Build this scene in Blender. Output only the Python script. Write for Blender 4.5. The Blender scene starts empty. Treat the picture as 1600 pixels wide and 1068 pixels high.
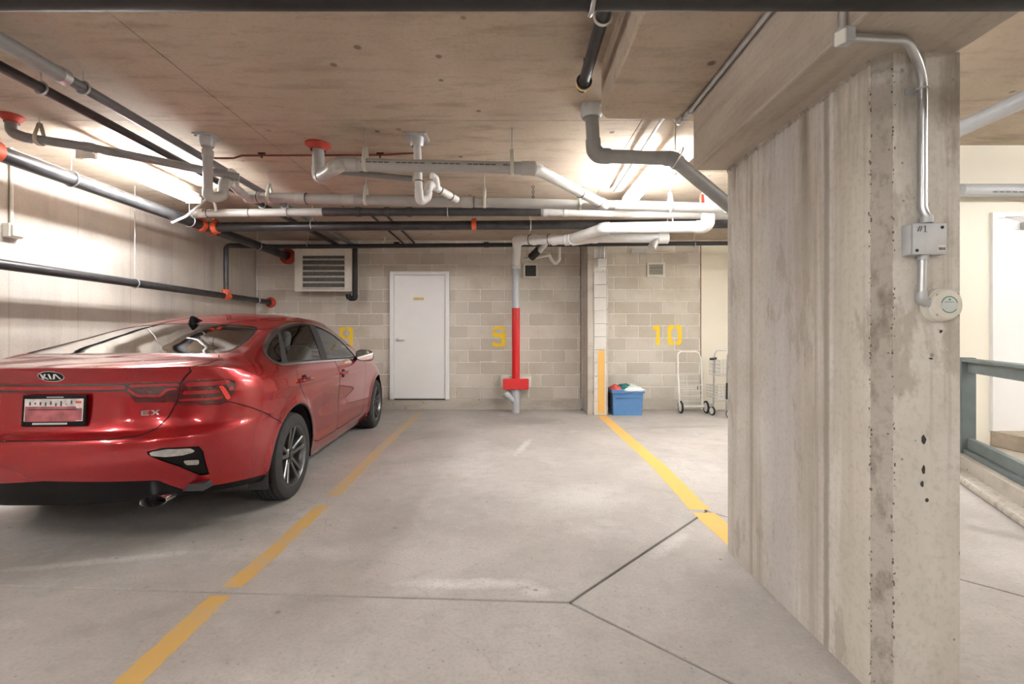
import bpy, bmesh, math, random
import numpy as np
from mathutils import Vector, Matrix
from mathutils.bvhtree import BVHTree

random.seed(7)
scene = bpy.context.scene
COL = scene.collection

# ------------------------------------------------------------------ camera
CAM_H, FPX, VPX, VPY = 1.21, 725.0, 797.0, 525.0
cam_data = bpy.data.cameras.new('camera')
cam = bpy.data.objects.new('camera', cam_data)
COL.objects.link(cam)
cam.location = (0, 0, CAM_H)
cam.rotation_euler = (math.pi / 2, 0, 0)
cam_data.sensor_width = 36.0
cam_data.lens = FPX / 1600 * 36
cam_data.shift_x = (800 - VPX) / 1600
cam_data.shift_y = -(534 - VPY) / 1600
cam_data.clip_start = 0.05
scene.camera = cam

# ------------------------------------------------------------------ world, exposure
world = bpy.data.worlds.new('world')
scene.world = world
world.use_nodes = True
world.node_tree.nodes['Background'].inputs[0].default_value = (0.9, 0.92, 1.0, 1)
world.node_tree.nodes['Background'].inputs[1].default_value = 0.05
vs = scene.view_settings
vs.view_transform = 'Standard'
vs.look = 'None'
vs.gamma = 1
vs.use_curve_mapping = False
vs.exposure = 1.95
TUBE_STRENGTH = 50.0      # every fluorescent tube, added fill fittings included

def P(px, py, d):
    """a place d metres in front of the camera's wall plane, read off the plan"""
    return Vector(((px - VPX) * d / FPX, d, CAM_H - (py - VPY) * d / FPX))

# ------------------------------------------------------------------ materials
MATS = {}
def new_mat(name):
    m = bpy.data.materials.new(name)
    m.use_nodes = True
    nt = m.node_tree
    b = nt.nodes['Principled BSDF']
    MATS[name] = m
    return m, nt, b

def N(nt, kind, **kw):
    n = nt.nodes.new(kind)
    for k, v in kw.items():
        setattr(n, k, v)
    return n

def L(nt, a, b):
    nt.links.new(a, b)

def plain(name, col, rough=0.5, metal=0.0, coat=0.0, noise=0.06, nscale=18, bump=0.0, spec=0.5):
    m, nt, b = new_mat(name)
    b.inputs['Roughness'].default_value = rough
    b.inputs['Metallic'].default_value = metal
    b.inputs['Coat Weight'].default_value = coat
    b.inputs['Coat Roughness'].default_value = 0.05
    b.inputs['Specular IOR Level'].default_value = spec
    tc = N(nt, 'ShaderNodeTexCoord')
    no = N(nt, 'ShaderNodeTexNoise')
    no.inputs['Scale'].default_value = nscale
    no.inputs['Detail'].default_value = 4
    L(nt, tc.outputs['Object'], no.inputs['Vector'])
    r = N(nt, 'ShaderNodeValToRGB')
    c = Vector(col)
    r.color_ramp.elements[0].position = 0.3
    r.color_ramp.elements[1].position = 0.7
    r.color_ramp.elements[0].color = (*(c * (1 - noise)), 1)
    r.color_ramp.elements[1].color = (*[min(1, q * (1 + noise)) for q in c], 1)
    L(nt, no.outputs['Fac'], r.inputs['Fac'])
    L(nt, r.outputs['Color'], b.inputs['Base Color'])
    if bump:
        bp = N(nt, 'ShaderNodeBump')
        bp.inputs['Strength'].default_value = bump
        bp.inputs['Distance'].default_value = 0.01
        L(nt, no.outputs['Fac'], bp.inputs['Height'])
        L(nt, bp.outputs['Normal'], b.inputs['Normal'])
    return m

def mixrgb(nt, a, bcol, fac, blend='MIX'):
    mx = N(nt, 'ShaderNodeMix', data_type='RGBA', blend_type=blend)
    for sock, v in ((mx.inputs[6], a), (mx.inputs[7], bcol), (mx.inputs[0], fac)):
        if hasattr(v, 'node'):
            L(nt, v, sock)
        elif isinstance(v, (int, float)):
            sock.default_value = v
        else:
            sock.default_value = (*v, 1)
    return mx.outputs[2]

def noise(nt, vec, scale, detail=5, rough=0.55, sc=(1, 1, 1), dist=0.0, loc=(0, 0, 0)):
    mp = N(nt, 'ShaderNodeMapping')
    mp.inputs['Scale'].default_value = sc
    mp.inputs['Location'].default_value = loc
    L(nt, vec, mp.inputs['Vector'])
    n = N(nt, 'ShaderNodeTexNoise')
    n.inputs['Scale'].default_value = scale
    n.inputs['Detail'].default_value = detail
    n.inputs['Roughness'].default_value = rough
    n.inputs['Distortion'].default_value = dist
    L(nt, mp.outputs['Vector'], n.inputs['Vector'])
    return n.outputs['Fac']

def ramp(nt, fac, lo, hi, a=0.0, b=1.0):
    mr = N(nt, 'ShaderNodeMapRange')
    mr.inputs['From Min'].default_value = lo
    mr.inputs['From Max'].default_value = hi
    mr.inputs['To Min'].default_value = a
    mr.inputs['To Max'].default_value = b
    L(nt, fac, mr.inputs['Value'])
    return mr.outputs['Result']

def math_(nt, op, a, b=None):
    n = N(nt, 'ShaderNodeMath', operation=op)
    for i, v in enumerate((a, b)):
        if v is None:
            continue
        if hasattr(v, 'node'):
            L(nt, v, n.inputs[i])
        else:
            n.inputs[i].default_value = v
    return n.outputs[0]

def pits(nt, vec, scale, size):
    """sparse little bug holes"""
    v = N(nt, 'ShaderNodeTexVoronoi')
    v.inputs['Scale'].default_value = scale
    L(nt, vec, v.inputs['Vector'])
    a = ramp(nt, v.outputs['Distance'], size * 0.6, size, 1, 0)
    keep = N(nt, 'ShaderNodeSeparateColor')
    L(nt, v.outputs['Color'], keep.inputs[0])
    k = ramp(nt, keep.outputs[0], 0.72, 0.78, 0, 1)
    return math_(nt, 'MULTIPLY', a, k)

def finish(nt, b, col, bumpsrc, strength=0.3, dist=0.004, rough=0.8):
    if hasattr(col, 'node'):
        L(nt, col, b.inputs['Base Color'])
    b.inputs['Roughness'].default_value = rough
    b.inputs['Specular IOR Level'].default_value = 0.3
    if bumpsrc is not None:
        bp = N(nt, 'ShaderNodeBump')
        bp.inputs['Strength'].default_value = strength
        bp.inputs['Distance'].default_value = dist
        L(nt, bumpsrc, bp.inputs['Height'])
        L(nt, bp.outputs['Normal'], b.inputs['Normal'])

def pos(nt):
    return N(nt, 'ShaderNodeNewGeometry').outputs['Position']

def mat_floor():
    m, nt, b = new_mat('floor_concrete')
    p = pos(nt)
    big = noise(nt, p, 0.8, 4, 0.6, dist=0.4)
    mid = noise(nt, p, 3.0, 6, 0.62, dist=0.3)
    fine = noise(nt, p, 60, 5, 0.7)
    c = mixrgb(nt, (0.38, 0.352, 0.332), (0.51, 0.483, 0.462), ramp(nt, big, 0.33, 0.66))
    c = mixrgb(nt, c, (0.33, 0.305, 0.275), math_(nt, 'MULTIPLY', ramp(nt, mid, 0.55, 0.78), 0.5))
    c = mixrgb(nt, c, (0.64, 0.615, 0.60), math_(nt, 'MULTIPLY', ramp(nt, noise(nt, p, 2.1, 6, 0.65, loc=(5, 2, 0)), 0.57, 0.75), 0.5))
    # dried lime smears and a few oil spots, each with its own place on the slab
    sp = N(nt, 'ShaderNodeSeparateXYZ'); L(nt, p, sp.inputs[0])
    wob = noise(nt, p, 5, 5, 0.7)
    wob2 = noise(nt, p, 26, 5, 0.7)
    def ell(cx, cy, rx, ry, ang=0.0):
        ca, sa = math.cos(ang), math.sin(ang)
        dx = math_(nt, 'SUBTRACT', sp.outputs[0], cx); dy = math_(nt, 'SUBTRACT', sp.outputs[1], cy)
        u = math_(nt, 'DIVIDE', math_(nt, 'ADD', math_(nt, 'MULTIPLY', dx, ca), math_(nt, 'MULTIPLY', dy, sa)), rx)
        v = math_(nt, 'DIVIDE', math_(nt, 'SUBTRACT', math_(nt, 'MULTIPLY', dy, ca), math_(nt, 'MULTIPLY', dx, sa)), ry)
        q = math_(nt, 'SQRT', math_(nt, 'ADD', math_(nt, 'MULTIPLY', u, u), math_(nt, 'MULTIPLY', v, v)))
        q = math_(nt, 'ADD', q, math_(nt, 'MULTIPLY', math_(nt, 'SUBTRACT', wob, 0.5), 1.6))
        q = math_(nt, 'ADD', q, math_(nt, 'MULTIPLY', math_(nt, 'SUBTRACT', wob2, 0.5), 0.8))
        return ramp(nt, q, 0.35, 1.15, 1, 0)
    for (cx, cy, rx, ry, ang, k) in ((-0.22, 2.27, 0.38, 0.05, 0.0, .75), (0.13, 2.2, 0.09, 0.05, 0.3, .5), (0.15, 5.1, 0.05, 0.42, -0.25, .65), (0.95, 2.72, 0.3, 0.05, 0.8, .55),
                                     (-2.2, 2.5, 0.5, 0.045, 0.25, .6), (0.55, 3.5, 0.45, 0.3, 0.5, .3), (-0.6, 4.3, 0.5, 0.3, 0.2, .3), (-1.1, 2.6, .4, .12, .1, .3)):
        c = mixrgb(nt, c, (0.70, 0.69, 0.675), math_(nt, 'MULTIPLY', ell(cx, cy, rx, ry, ang), k))
    for (cx, cy, rx, ry, ang, k) in ((0.3, 6.6, 0.5, 0.3, 0.0, .55), (-2.0, 2.85, 0.6, 0.22, 0.35, .5), (2.3, 6.2, 0.7, 0.1, 0.1, .4), (-1.6, 2.0, .35, .08, .5, .25), (-.5, 3.2, .7, .5, .3, .3)):
        c = mixrgb(nt, c, (0.24, 0.225, 0.20), math_(nt, 'MULTIPLY', ell(cx, cy, rx, ry, ang), k))
    c = mixrgb(nt, c, (0.17, 0.16, 0.15), math_(nt, 'MULTIPLY', pits(nt, p, 7, 0.10), 0.7))
    c = mixrgb(nt, c, (0.22, 0.205, 0.19), math_(nt, 'MULTIPLY', pits(nt, p, 24, 0.16), 0.6))
    c = mixrgb(nt, c, (0.29, 0.268, 0.245), math_(nt, 'MULTIPLY', ramp(nt, noise(nt, p, 7, 7, 0.72, sc=(1, 1.3, 1), loc=(2, 9, 0)), 0.5, 0.72), 0.42))
    c = mixrgb(nt, c, (0.60, 0.575, 0.55), math_(nt, 'MULTIPLY', ramp(nt, noise(nt, p, 11, 7, 0.75, loc=(8, 1, 0)), 0.54, 0.75), 0.4))
    c = mixrgb(nt, c, (0.25, 0.23, 0.21), math_(nt, 'MULTIPLY', ramp(nt, fine, 0.48, 0.75), 0.5))
    # hairline cracks
    cr = N(nt, 'ShaderNodeTexVoronoi', feature='DISTANCE_TO_EDGE'); cr.inputs['Scale'].default_value = 0.45
    wv = N(nt, 'ShaderNodeVectorMath', operation='ADD')
    wn = N(nt, 'ShaderNodeTexNoise'); wn.inputs['Scale'].default_value = 3.0; wn.inputs['Detail'].default_value = 6
    L(nt, p, wn.inputs['Vector'])
    ws_ = N(nt, 'ShaderNodeVectorMath', operation='SCALE'); ws_.inputs[3].default_value = 0.35
    L(nt, wn.outputs['Color'], ws_.inputs[0]); L(nt, p, wv.inputs[0]); L(nt, ws_.outputs[0], wv.inputs[1])
    L(nt, wv.outputs[0], cr.inputs['Vector'])
    ck = math_(nt, 'MULTIPLY', ramp(nt, cr.outputs['Distance'], 0.0008, 0.0022, 1, 0), ramp(nt, big, 0.5, 0.6))
    c = mixrgb(nt, c, (0.14, 0.125, 0.11), math_(nt, 'MULTIPLY', ck, 0.22))
    finish(nt, b, c, fine, 0.12, 0.002, 0.62)
    return m

def mat_concrete(name, c1, c2, cdark, streak=(1, 1, 0.12), sscale=5, pit=11, plank=None, dk=0.5, bump=0.3, tint=None):
    m, nt, b = new_mat(name)
    p = pos(nt)
    big = noise(nt, p, 1.1, 4, 0.6, dist=0.4)
    st = noise(nt, p, sscale, 6, 0.65, sc=streak)
    fine = noise(nt, p, 45, 5, 0.7)
    c = mixrgb(nt, c1, c2, ramp(nt, big, 0.32, 0.68))
    c = mixrgb(nt, c, cdark, math_(nt, 'MULTIPLY', ramp(nt, st, 0.50, 0.76), dk))
    if tint:
        c = mixrgb(nt, c, tint, math_(nt, 'MULTIPLY', ramp(nt, noise(nt, p, 1.7, 4, 0.6, loc=(3, 7, 1)), 0.5, 0.7), 0.5))
    bs = fine
    if plank:
        axis, width, k = plank
        sp = N(nt, 'ShaderNodeSeparateXYZ'); L(nt, p, sp.inputs[0])
        fr = math_(nt, 'FRACT', math_(nt, 'DIVIDE', math_(nt, 'ADD', sp.outputs[axis], 50.07), width))
        ln = ramp(nt, math_(nt, 'ABSOLUTE', math_(nt, 'SUBTRACT', fr, 0.5)), 0.482, 0.495, 0, 1)
        c = mixrgb(nt, c, cdark, math_(nt, 'MULTIPLY', ln, k))
    c = mixrgb(nt, c, tuple(0.45 * q for q in cdark), math_(nt, 'MULTIPLY', pits(nt, p, pit, 0.13), 0.75))
    c = mixrgb(nt, c, tuple(0.75 * q for q in cdark), math_(nt, 'MULTIPLY', ramp(nt, fine, 0.52, 0.8), 0.4))
    finish(nt, b, c, fine, bump, 0.004, 0.85)
    return m

def mat_block():
    m, nt, b = new_mat('block_concrete')
    p = pos(nt)
    oi = N(nt, 'ShaderNodeObjectInfo')
    fine = noise(nt, p, 70, 5, 0.7)
    mid = noise(nt, p, 2.2, 5, 0.6)
    c = mixrgb(nt, (0.515, 0.472, 0.41), (0.665, 0.62, 0.555), oi.outputs['Random'])
    c = mixrgb(nt, c, (0.45, 0.385, 0.30), math_(nt, 'MULTIPLY', ramp(nt, mid, 0.48, 0.72), 0.6))
    c = mixrgb(nt, c, (0.26, 0.24, 0.215), math_(nt, 'MULTIPLY', ramp(nt, fine, 0.5, 0.8), 0.45))
    finish(nt, b, c, fine, 0.5, 0.004, 0.9)
    return m

def mat_paint_worn(name, col, under, amount=0.5, scale=7):
    m, nt, b = new_mat(name)
    p = pos(nt)
    n1 = noise(nt, p, scale, 6, 0.7)
    n2 = noise(nt, p, 1.3, 3, 0.5)
    k = ramp(nt, math_(nt, 'ADD', math_(nt, 'MULTIPLY', n1, 0.7), math_(nt, 'MULTIPLY', n2, 0.6)), 0.80 - amount * 0.3, 0.92 - amount * 0.2, 0, 0.75)
    c = mixrgb(nt, col, under, k)
    finish(nt, b, c, n1, 0.1, 0.002, 0.6)
    return m

mat_floor()
mat_block()
mat_concrete('ceiling_concrete', (0.42, 0.345, 0.265), (0.53, 0.445, 0.355), (0.215, 0.165, 0.11), streak=(0.25, 1, 1), sscale=9, pit=5, dk=0.7, bump=0.25, tint=(0.42, 0.33, 0.265))
mat_concrete('wall_concrete', (0.43, 0.385, 0.335), (0.53, 0.485, 0.435), (0.30, 0.255, 0.22), streak=(1, 1, 0.10), sscale=4, pit=9, plank=(1, 0.62, 0.4), dk=0.6, tint=(0.42, 0.385, 0.375))
mat_concrete('rough_concrete', (0.43, 0.395, 0.345), (0.55, 0.515, 0.465), (0.17, 0.14, 0.11), streak=(1, 1, 0.5), sscale=22, pit=30, dk=0.9, bump=1.0)
mat_concrete('beam_concrete', (0.43, 0.375, 0.31), (0.545, 0.485, 0.415), (0.27, 0.215, 0.165), streak=(1, 0.10, 1), sscale=7, pit=6, dk=0.75, bump=0.3)
mat_concrete('plinth_concrete', (0.44, 0.40, 0.345), (0.54, 0.50, 0.445), (0.27, 0.235, 0.19), streak=(0.3, 1, 1), sscale=6, pit=10, dk=0.7)
mat_concrete('pier_concrete', (0.60, 0.575, 0.54), (0.72, 0.705, 0.67), (0.47, 0.44, 0.40), streak=(1, 1, 0.2), sscale=4, pit=9, dk=0.4)

def mat_column():
    m, nt, b = new_mat('column_concrete')
    p = pos(nt)
    sp = N(nt, 'ShaderNodeSeparateXYZ'); L(nt, p, sp.inputs[0])
    big = noise(nt, p, 1.6, 4, 0.6, dist=0.5)
    c = mixrgb(nt, (0.58, 0.54, 0.475), (0.72, 0.69, 0.635), ramp(nt, big, 0.33, 0.67))
    # board marks: broad and fine upright streaks
    for (sc, st, lo, hi, col, k) in ((5, 0.05, 0.5, 0.7, (0.33, 0.285, 0.225), 0.65), (16, 0.03, 0.55, 0.72, (0.28, 0.24, 0.185), 0.55), (4, 0.08, 0.52, 0.68, (0.60, 0.57, 0.56), 0.6)):
        c = mixrgb(nt, c, col, math_(nt, 'MULTIPLY', ramp(nt, noise(nt, p, sc, 5, 0.65, sc=(1, 1, st), loc=(sc, 1, 2)), lo, hi), k))
    wob = noise(nt, p, 12, 5, 0.7)
    def upright(y0, w, col, k, c):
        d = math_(nt, 'ABSOLUTE', math_(nt, 'SUBTRACT', math_(nt, 'ADD', sp.outputs[1], math_(nt, 'MULTIPLY', math_(nt, 'SUBTRACT', wob, .5), w * .8)), y0))
        onside = ramp(nt, sp.outputs[0], 1.2272, 1.2276, 1, 0)
        return mixrgb(nt, c, col, math_(nt, 'MULTIPLY', math_(nt, 'MULTIPLY', ramp(nt, d, w * .4, w, 1, 0), onside), k))
    c = upright(2.10, .17, (0.50, 0.475, 0.475), .55, c)
    c = upright(1.80, .022, (0.30, 0.265, 0.22), .8, c)
    c = upright(1.66, .09, (0.60, 0.555, 0.465), .6, c)
    c = upright(2.36, .02, (0.34, 0.305, 0.26), .6, c)
    # old water stains with ragged edges
    blot = ramp(nt, noise(nt, p, 2.6, 6, 0.7, sc=(1, 1.4, .5), loc=(1.3, 0, .4)), 0.57, 0.62)
    c = mixrgb(nt, c, (0.36, 0.315, 0.255), math_(nt, 'MULTIPLY', blot, .55))
    drip = math_(nt, 'MULTIPLY', ramp(nt, noise(nt, p, 9, 5, 0.7, sc=(1, 1, .12), loc=(0, 4, 0)), 0.46, 0.66), ramp(nt, math_(nt, 'ADD', sp.outputs[2], math_(nt, 'MULTIPLY', wob, .5)), 1.75, 2.35, 0, 1))
    c = mixrgb(nt, c, (0.20, 0.165, 0.12), math_(nt, 'MULTIPLY', drip, .75))
    fine = noise(nt, p, 45, 5, 0.7)
    c = mixrgb(nt, c, (0.17, 0.15, 0.12), math_(nt, 'MULTIPLY', pits(nt, p, 10, 0.12), .8))
    c = mixrgb(nt, c, (0.20, 0.175, 0.14), math_(nt, 'MULTIPLY', pits(nt, p, 23, 0.13), .7))
    c = mixrgb(nt, c, (0.30, 0.265, 0.215), math_(nt, 'MULTIPLY', ramp(nt, fine, 0.5, 0.8), 0.45))
    finish(nt, b, c, fine, 0.45, 0.004, 0.85)
mat_column()
plain('mortar', (0.76, 0.73, 0.685), 0.9, noise=0.15, nscale=20, bump=0.4)
plain('joint_dark', (0.06, 0.055, 0.05), 0.95)
plain('joint_rust', (0.22, 0.11, 0.08), 0.9, noise=0.4)
plain('cream_paint', (0.78, 0.74, 0.64), 0.55, noise=0.02, nscale=2)
plain('white_paint', (0.80, 0.80, 0.80), 0.4, noise=0.02, nscale=3)
plain('warm_white_paint', (0.72, 0.70, 0.63), 0.45, noise=0.04)
plain('off_white_plastic', (0.72, 0.69, 0.61), 0.45)
plain('brown_step', (0.42, 0.35, 0.28), 0.8, noise=0.1)
mat_paint_worn('yellow_line', (0.60, 0.385, 0.13), (0.47, 0.41, 0.33), 0.5)
mat_paint_worn('yellow_line_faded', (0.60, 0.42, 0.18), (0.49, 0.44, 0.37), 0.95)
plain('crumb_brown', (0.16, 0.13, 0.105), 0.95)
mat_paint_worn('yellow_line_fresh', (0.74, 0.45, 0.13), (0.62, 0.50, 0.33), 0.15)
mat_paint_worn('yellow_stencil', (0.85, 0.60, 0.03), (0.62, 0.50, 0.2), 0.1, 20)
plain('pvc_grey', (0.40, 0.39, 0.375), 0.38, noise=0.05)
plain('pvc_fitting', (0.44, 0.425, 0.40), 0.4, noise=0.05)
plain('pvc_white', (0.70, 0.69, 0.675), 0.35, noise=0.05)
plain('pvc_slate', (0.13, 0.13, 0.135), 0.42, noise=0.08)
plain('pvc_dark_grey', (0.25, 0.25, 0.25), 0.4, noise=0.06)
plain('pvc_blue_grey', (0.45, 0.47, 0.49), 0.4, noise=0.04)
plain('black_steel', (0.045, 0.044, 0.046), 0.38, metal=0.25, noise=0.3, nscale=9)
plain('black_iron', (0.018, 0.017, 0.017), 0.6, noise=0.3)
plain('print_dark', (0.05, 0.05, 0.05), 0.6)
plain('red_primer', (0.42, 0.045, 0.025), 0.55, noise=0.2)
plain('orange_coupling', (0.72, 0.12, 0.045), 0.5, noise=0.15)
plain('copper_brown', (0.19, 0.055, 0.03), 0.45, metal=0.5, noise=0.2)
plain('galvanised', (0.55, 0.56, 0.57), 0.35, metal=0.85, noise=0.12, nscale=12)
plain('galvanised_dull', (0.50, 0.51, 0.515), 0.5, metal=0.35, noise=0.12, nscale=14)
plain('strap_cream', (0.58, 0.56, 0.48), 0.6)
plain('red_gloss', (0.62, 0.016, 0.018), 0.25, coat=0.5, noise=0.05)
plain('chrome', (0.75, 0.75, 0.76), 0.15, metal=1.0, noise=0.02)
plain('louver_paint', (0.66, 0.635, 0.565), 0.5, noise=0.06)
plain('dark_void', (0.025, 0.024, 0.022), 0.9)
plain('coil_grey', (0.10, 0.10, 0.095), 0.7, noise=0.4, nscale=40)
plain('rail_grey', (0.125, 0.152, 0.152), 0.6, noise=0.12, nscale=8)
plain('bin_blue', (0.095, 0.235, 0.48), 0.45, noise=0.04)
plain('black_plastic', (0.02, 0.02, 0.021), 0.45)
plain('cloth_red', (0.60, 0.09, 0.07), 0.9, noise=0.15)
plain('cloth_teal', (0.02, 0.17, 0.17), 0.9, noise=0.15)
plain('cloth_mint', (0.60, 0.76, 0.66), 0.9, noise=0.1)
plain('cloth_white', (0.72, 0.77, 0.80), 0.9, noise=0.05)
plain('cart_white', (0.78, 0.77, 0.73), 0.4)
plain('rubber', (0.022, 0.022, 0.023), 0.75, noise=0.2)
plain('sign_yellow', (0.80, 0.62, 0.27), 0.5)
plain('green_print', (0.03, 0.25, 0.13), 0.5)
plain('sensor_grey', (0.62, 0.66, 0.63), 0.5)
# the car's materials
plain('car_red', (0.32, 0.0012, 0.006), 0.26, metal=0.5, coat=1.0, noise=0.02, nscale=200)
plain('car_gap', (0.012, 0.004, 0.004), 0.8)
plain('car_black', (0.005, 0.005, 0.0055), 0.3, spec=0.2)
plain('car_trim', (0.03, 0.03, 0.032), 0.55)
plain('cabin_grey', (0.10, 0.10, 0.105), 0.85)
plain('seat_grey', (0.15, 0.15, 0.155), 0.85, noise=0.1)
plain('lamp_red', (0.30, 0.004, 0.008), 0.18, coat=1.0)
plain('lamp_dark', (0.075, 0.003, 0.006), 0.12, coat=1.0)
plain('lamp_bright', (0.75, 0.05, 0.04), 0.2, coat=1.0)
plain('lamp_clear', (0.42, 0.40, 0.39), 0.12, metal=0.4, coat=1.0, noise=0.2, nscale=40)
plain('rim_grey', (0.17, 0.17, 0.175), 0.32, metal=0.85)
plain('rim_dark', (0.03, 0.03, 0.03), 0.5, metal=0.5)
plain('tyre', (0.030, 0.030, 0.031), 0.8, noise=0.15)
plain('plate_white', (0.62, 0.58, 0.58), 0.5, noise=0.25, nscale=30)
plain('plate_smear', (0.36, 0.10, 0.11), 0.5, noise=0.35, nscale=18)

def mat_glass(name, tint, refl=0.06):
    m, nt, b = new_mat(name)
    out = nt.nodes['Material Output']
    nt.nodes.remove(b)
    tr = N(nt, 'ShaderNodeBsdfTransparent'); tr.inputs[0].default_value = (*tint, 1)
    gl = N(nt, 'ShaderNodeBsdfGlossy'); gl.inputs['Roughness'].default_value = 0.02
    fr = N(nt, 'ShaderNodeFresnel'); fr.inputs[0].default_value = 1.55
    tc = N(nt, 'ShaderNodeTexCoord')
    f2 = math_(nt, 'ADD', fr.outputs[0], refl)
    mx = N(nt, 'ShaderNodeMixShader')
    L(nt, f2, mx.inputs[0]); L(nt, tr.outputs[0], mx.inputs[1]); L(nt, gl.outputs[0], mx.inputs[2])
    L(nt, mx.outputs[0], out.inputs[0])
    return m
mat_glass('car_glass', (0.88, 0.93, 0.91), .07)
mat_glass('car_glass_rear', (0.24, 0.27, 0.265), .48)
plain('mirror_silver', (0.75, 0.78, 0.78), 0.03, metal=1.0, noise=0.01)
mat_glass('car_glass_dark', (0.16, 0.18, 0.18), 0.10)

def mat_emit(name, col, strength):
    m, nt, b = new_mat(name)
    b.inputs['Base Color'].default_value = (0.9, 0.9, 0.9, 1)
    b.inputs['Emission Color'].default_value = (*col, 1)
    b.inputs['Emission Strength'].default_value = strength
    return m
mat_emit('tube_light', (1.0, 0.995, 0.985), TUBE_STRENGTH)

# ------------------------------------------------------------------ mesh helpers
def frame_of(d):
    d = Vector(d).normalized()
    up = Vector((0, 0, 1)) if abs(d.z) < 0.9 else Vector((1, 0, 0))
    a = d.cross(up).normalized()
    return a, a.cross(d).normalized(), d

def fillet(pts, rad):
    """polyline with its corners rounded"""
    pts = [Vector(p) for p in pts]
    out = [pts[0]]
    for i in range(1, len(pts) - 1):
        a, b, c = pts[i - 1], pts[i], pts[i + 1]
        u, v = (a - b), (c - b)
        lu, lv = u.length, v.length
        u.normalize(); v.normalize()
        ang = u.angle(v)
        if ang > math.pi - 0.03:
            out.append(b); continue
        t = min(rad / math.tan(ang / 2), lu * 0.49, lv * 0.49)
        r = t * math.tan(ang / 2)
        n = 7
        cen = b + (u + v).normalized() * (r / math.sin(ang / 2))
        p0, p1 = b + u * t - cen, b + v * t - cen
        tot = p0.angle(p1)
        for k in range(n + 1):
            f = k / n
            if tot < 1e-4:
                out.append(b); break
            q = (p0 * math.sin((1 - f) * tot) + p1 * math.sin(f * tot)) / math.sin(tot)
            out.append(cen + q)
    out.append(pts[-1])
    return out

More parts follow.
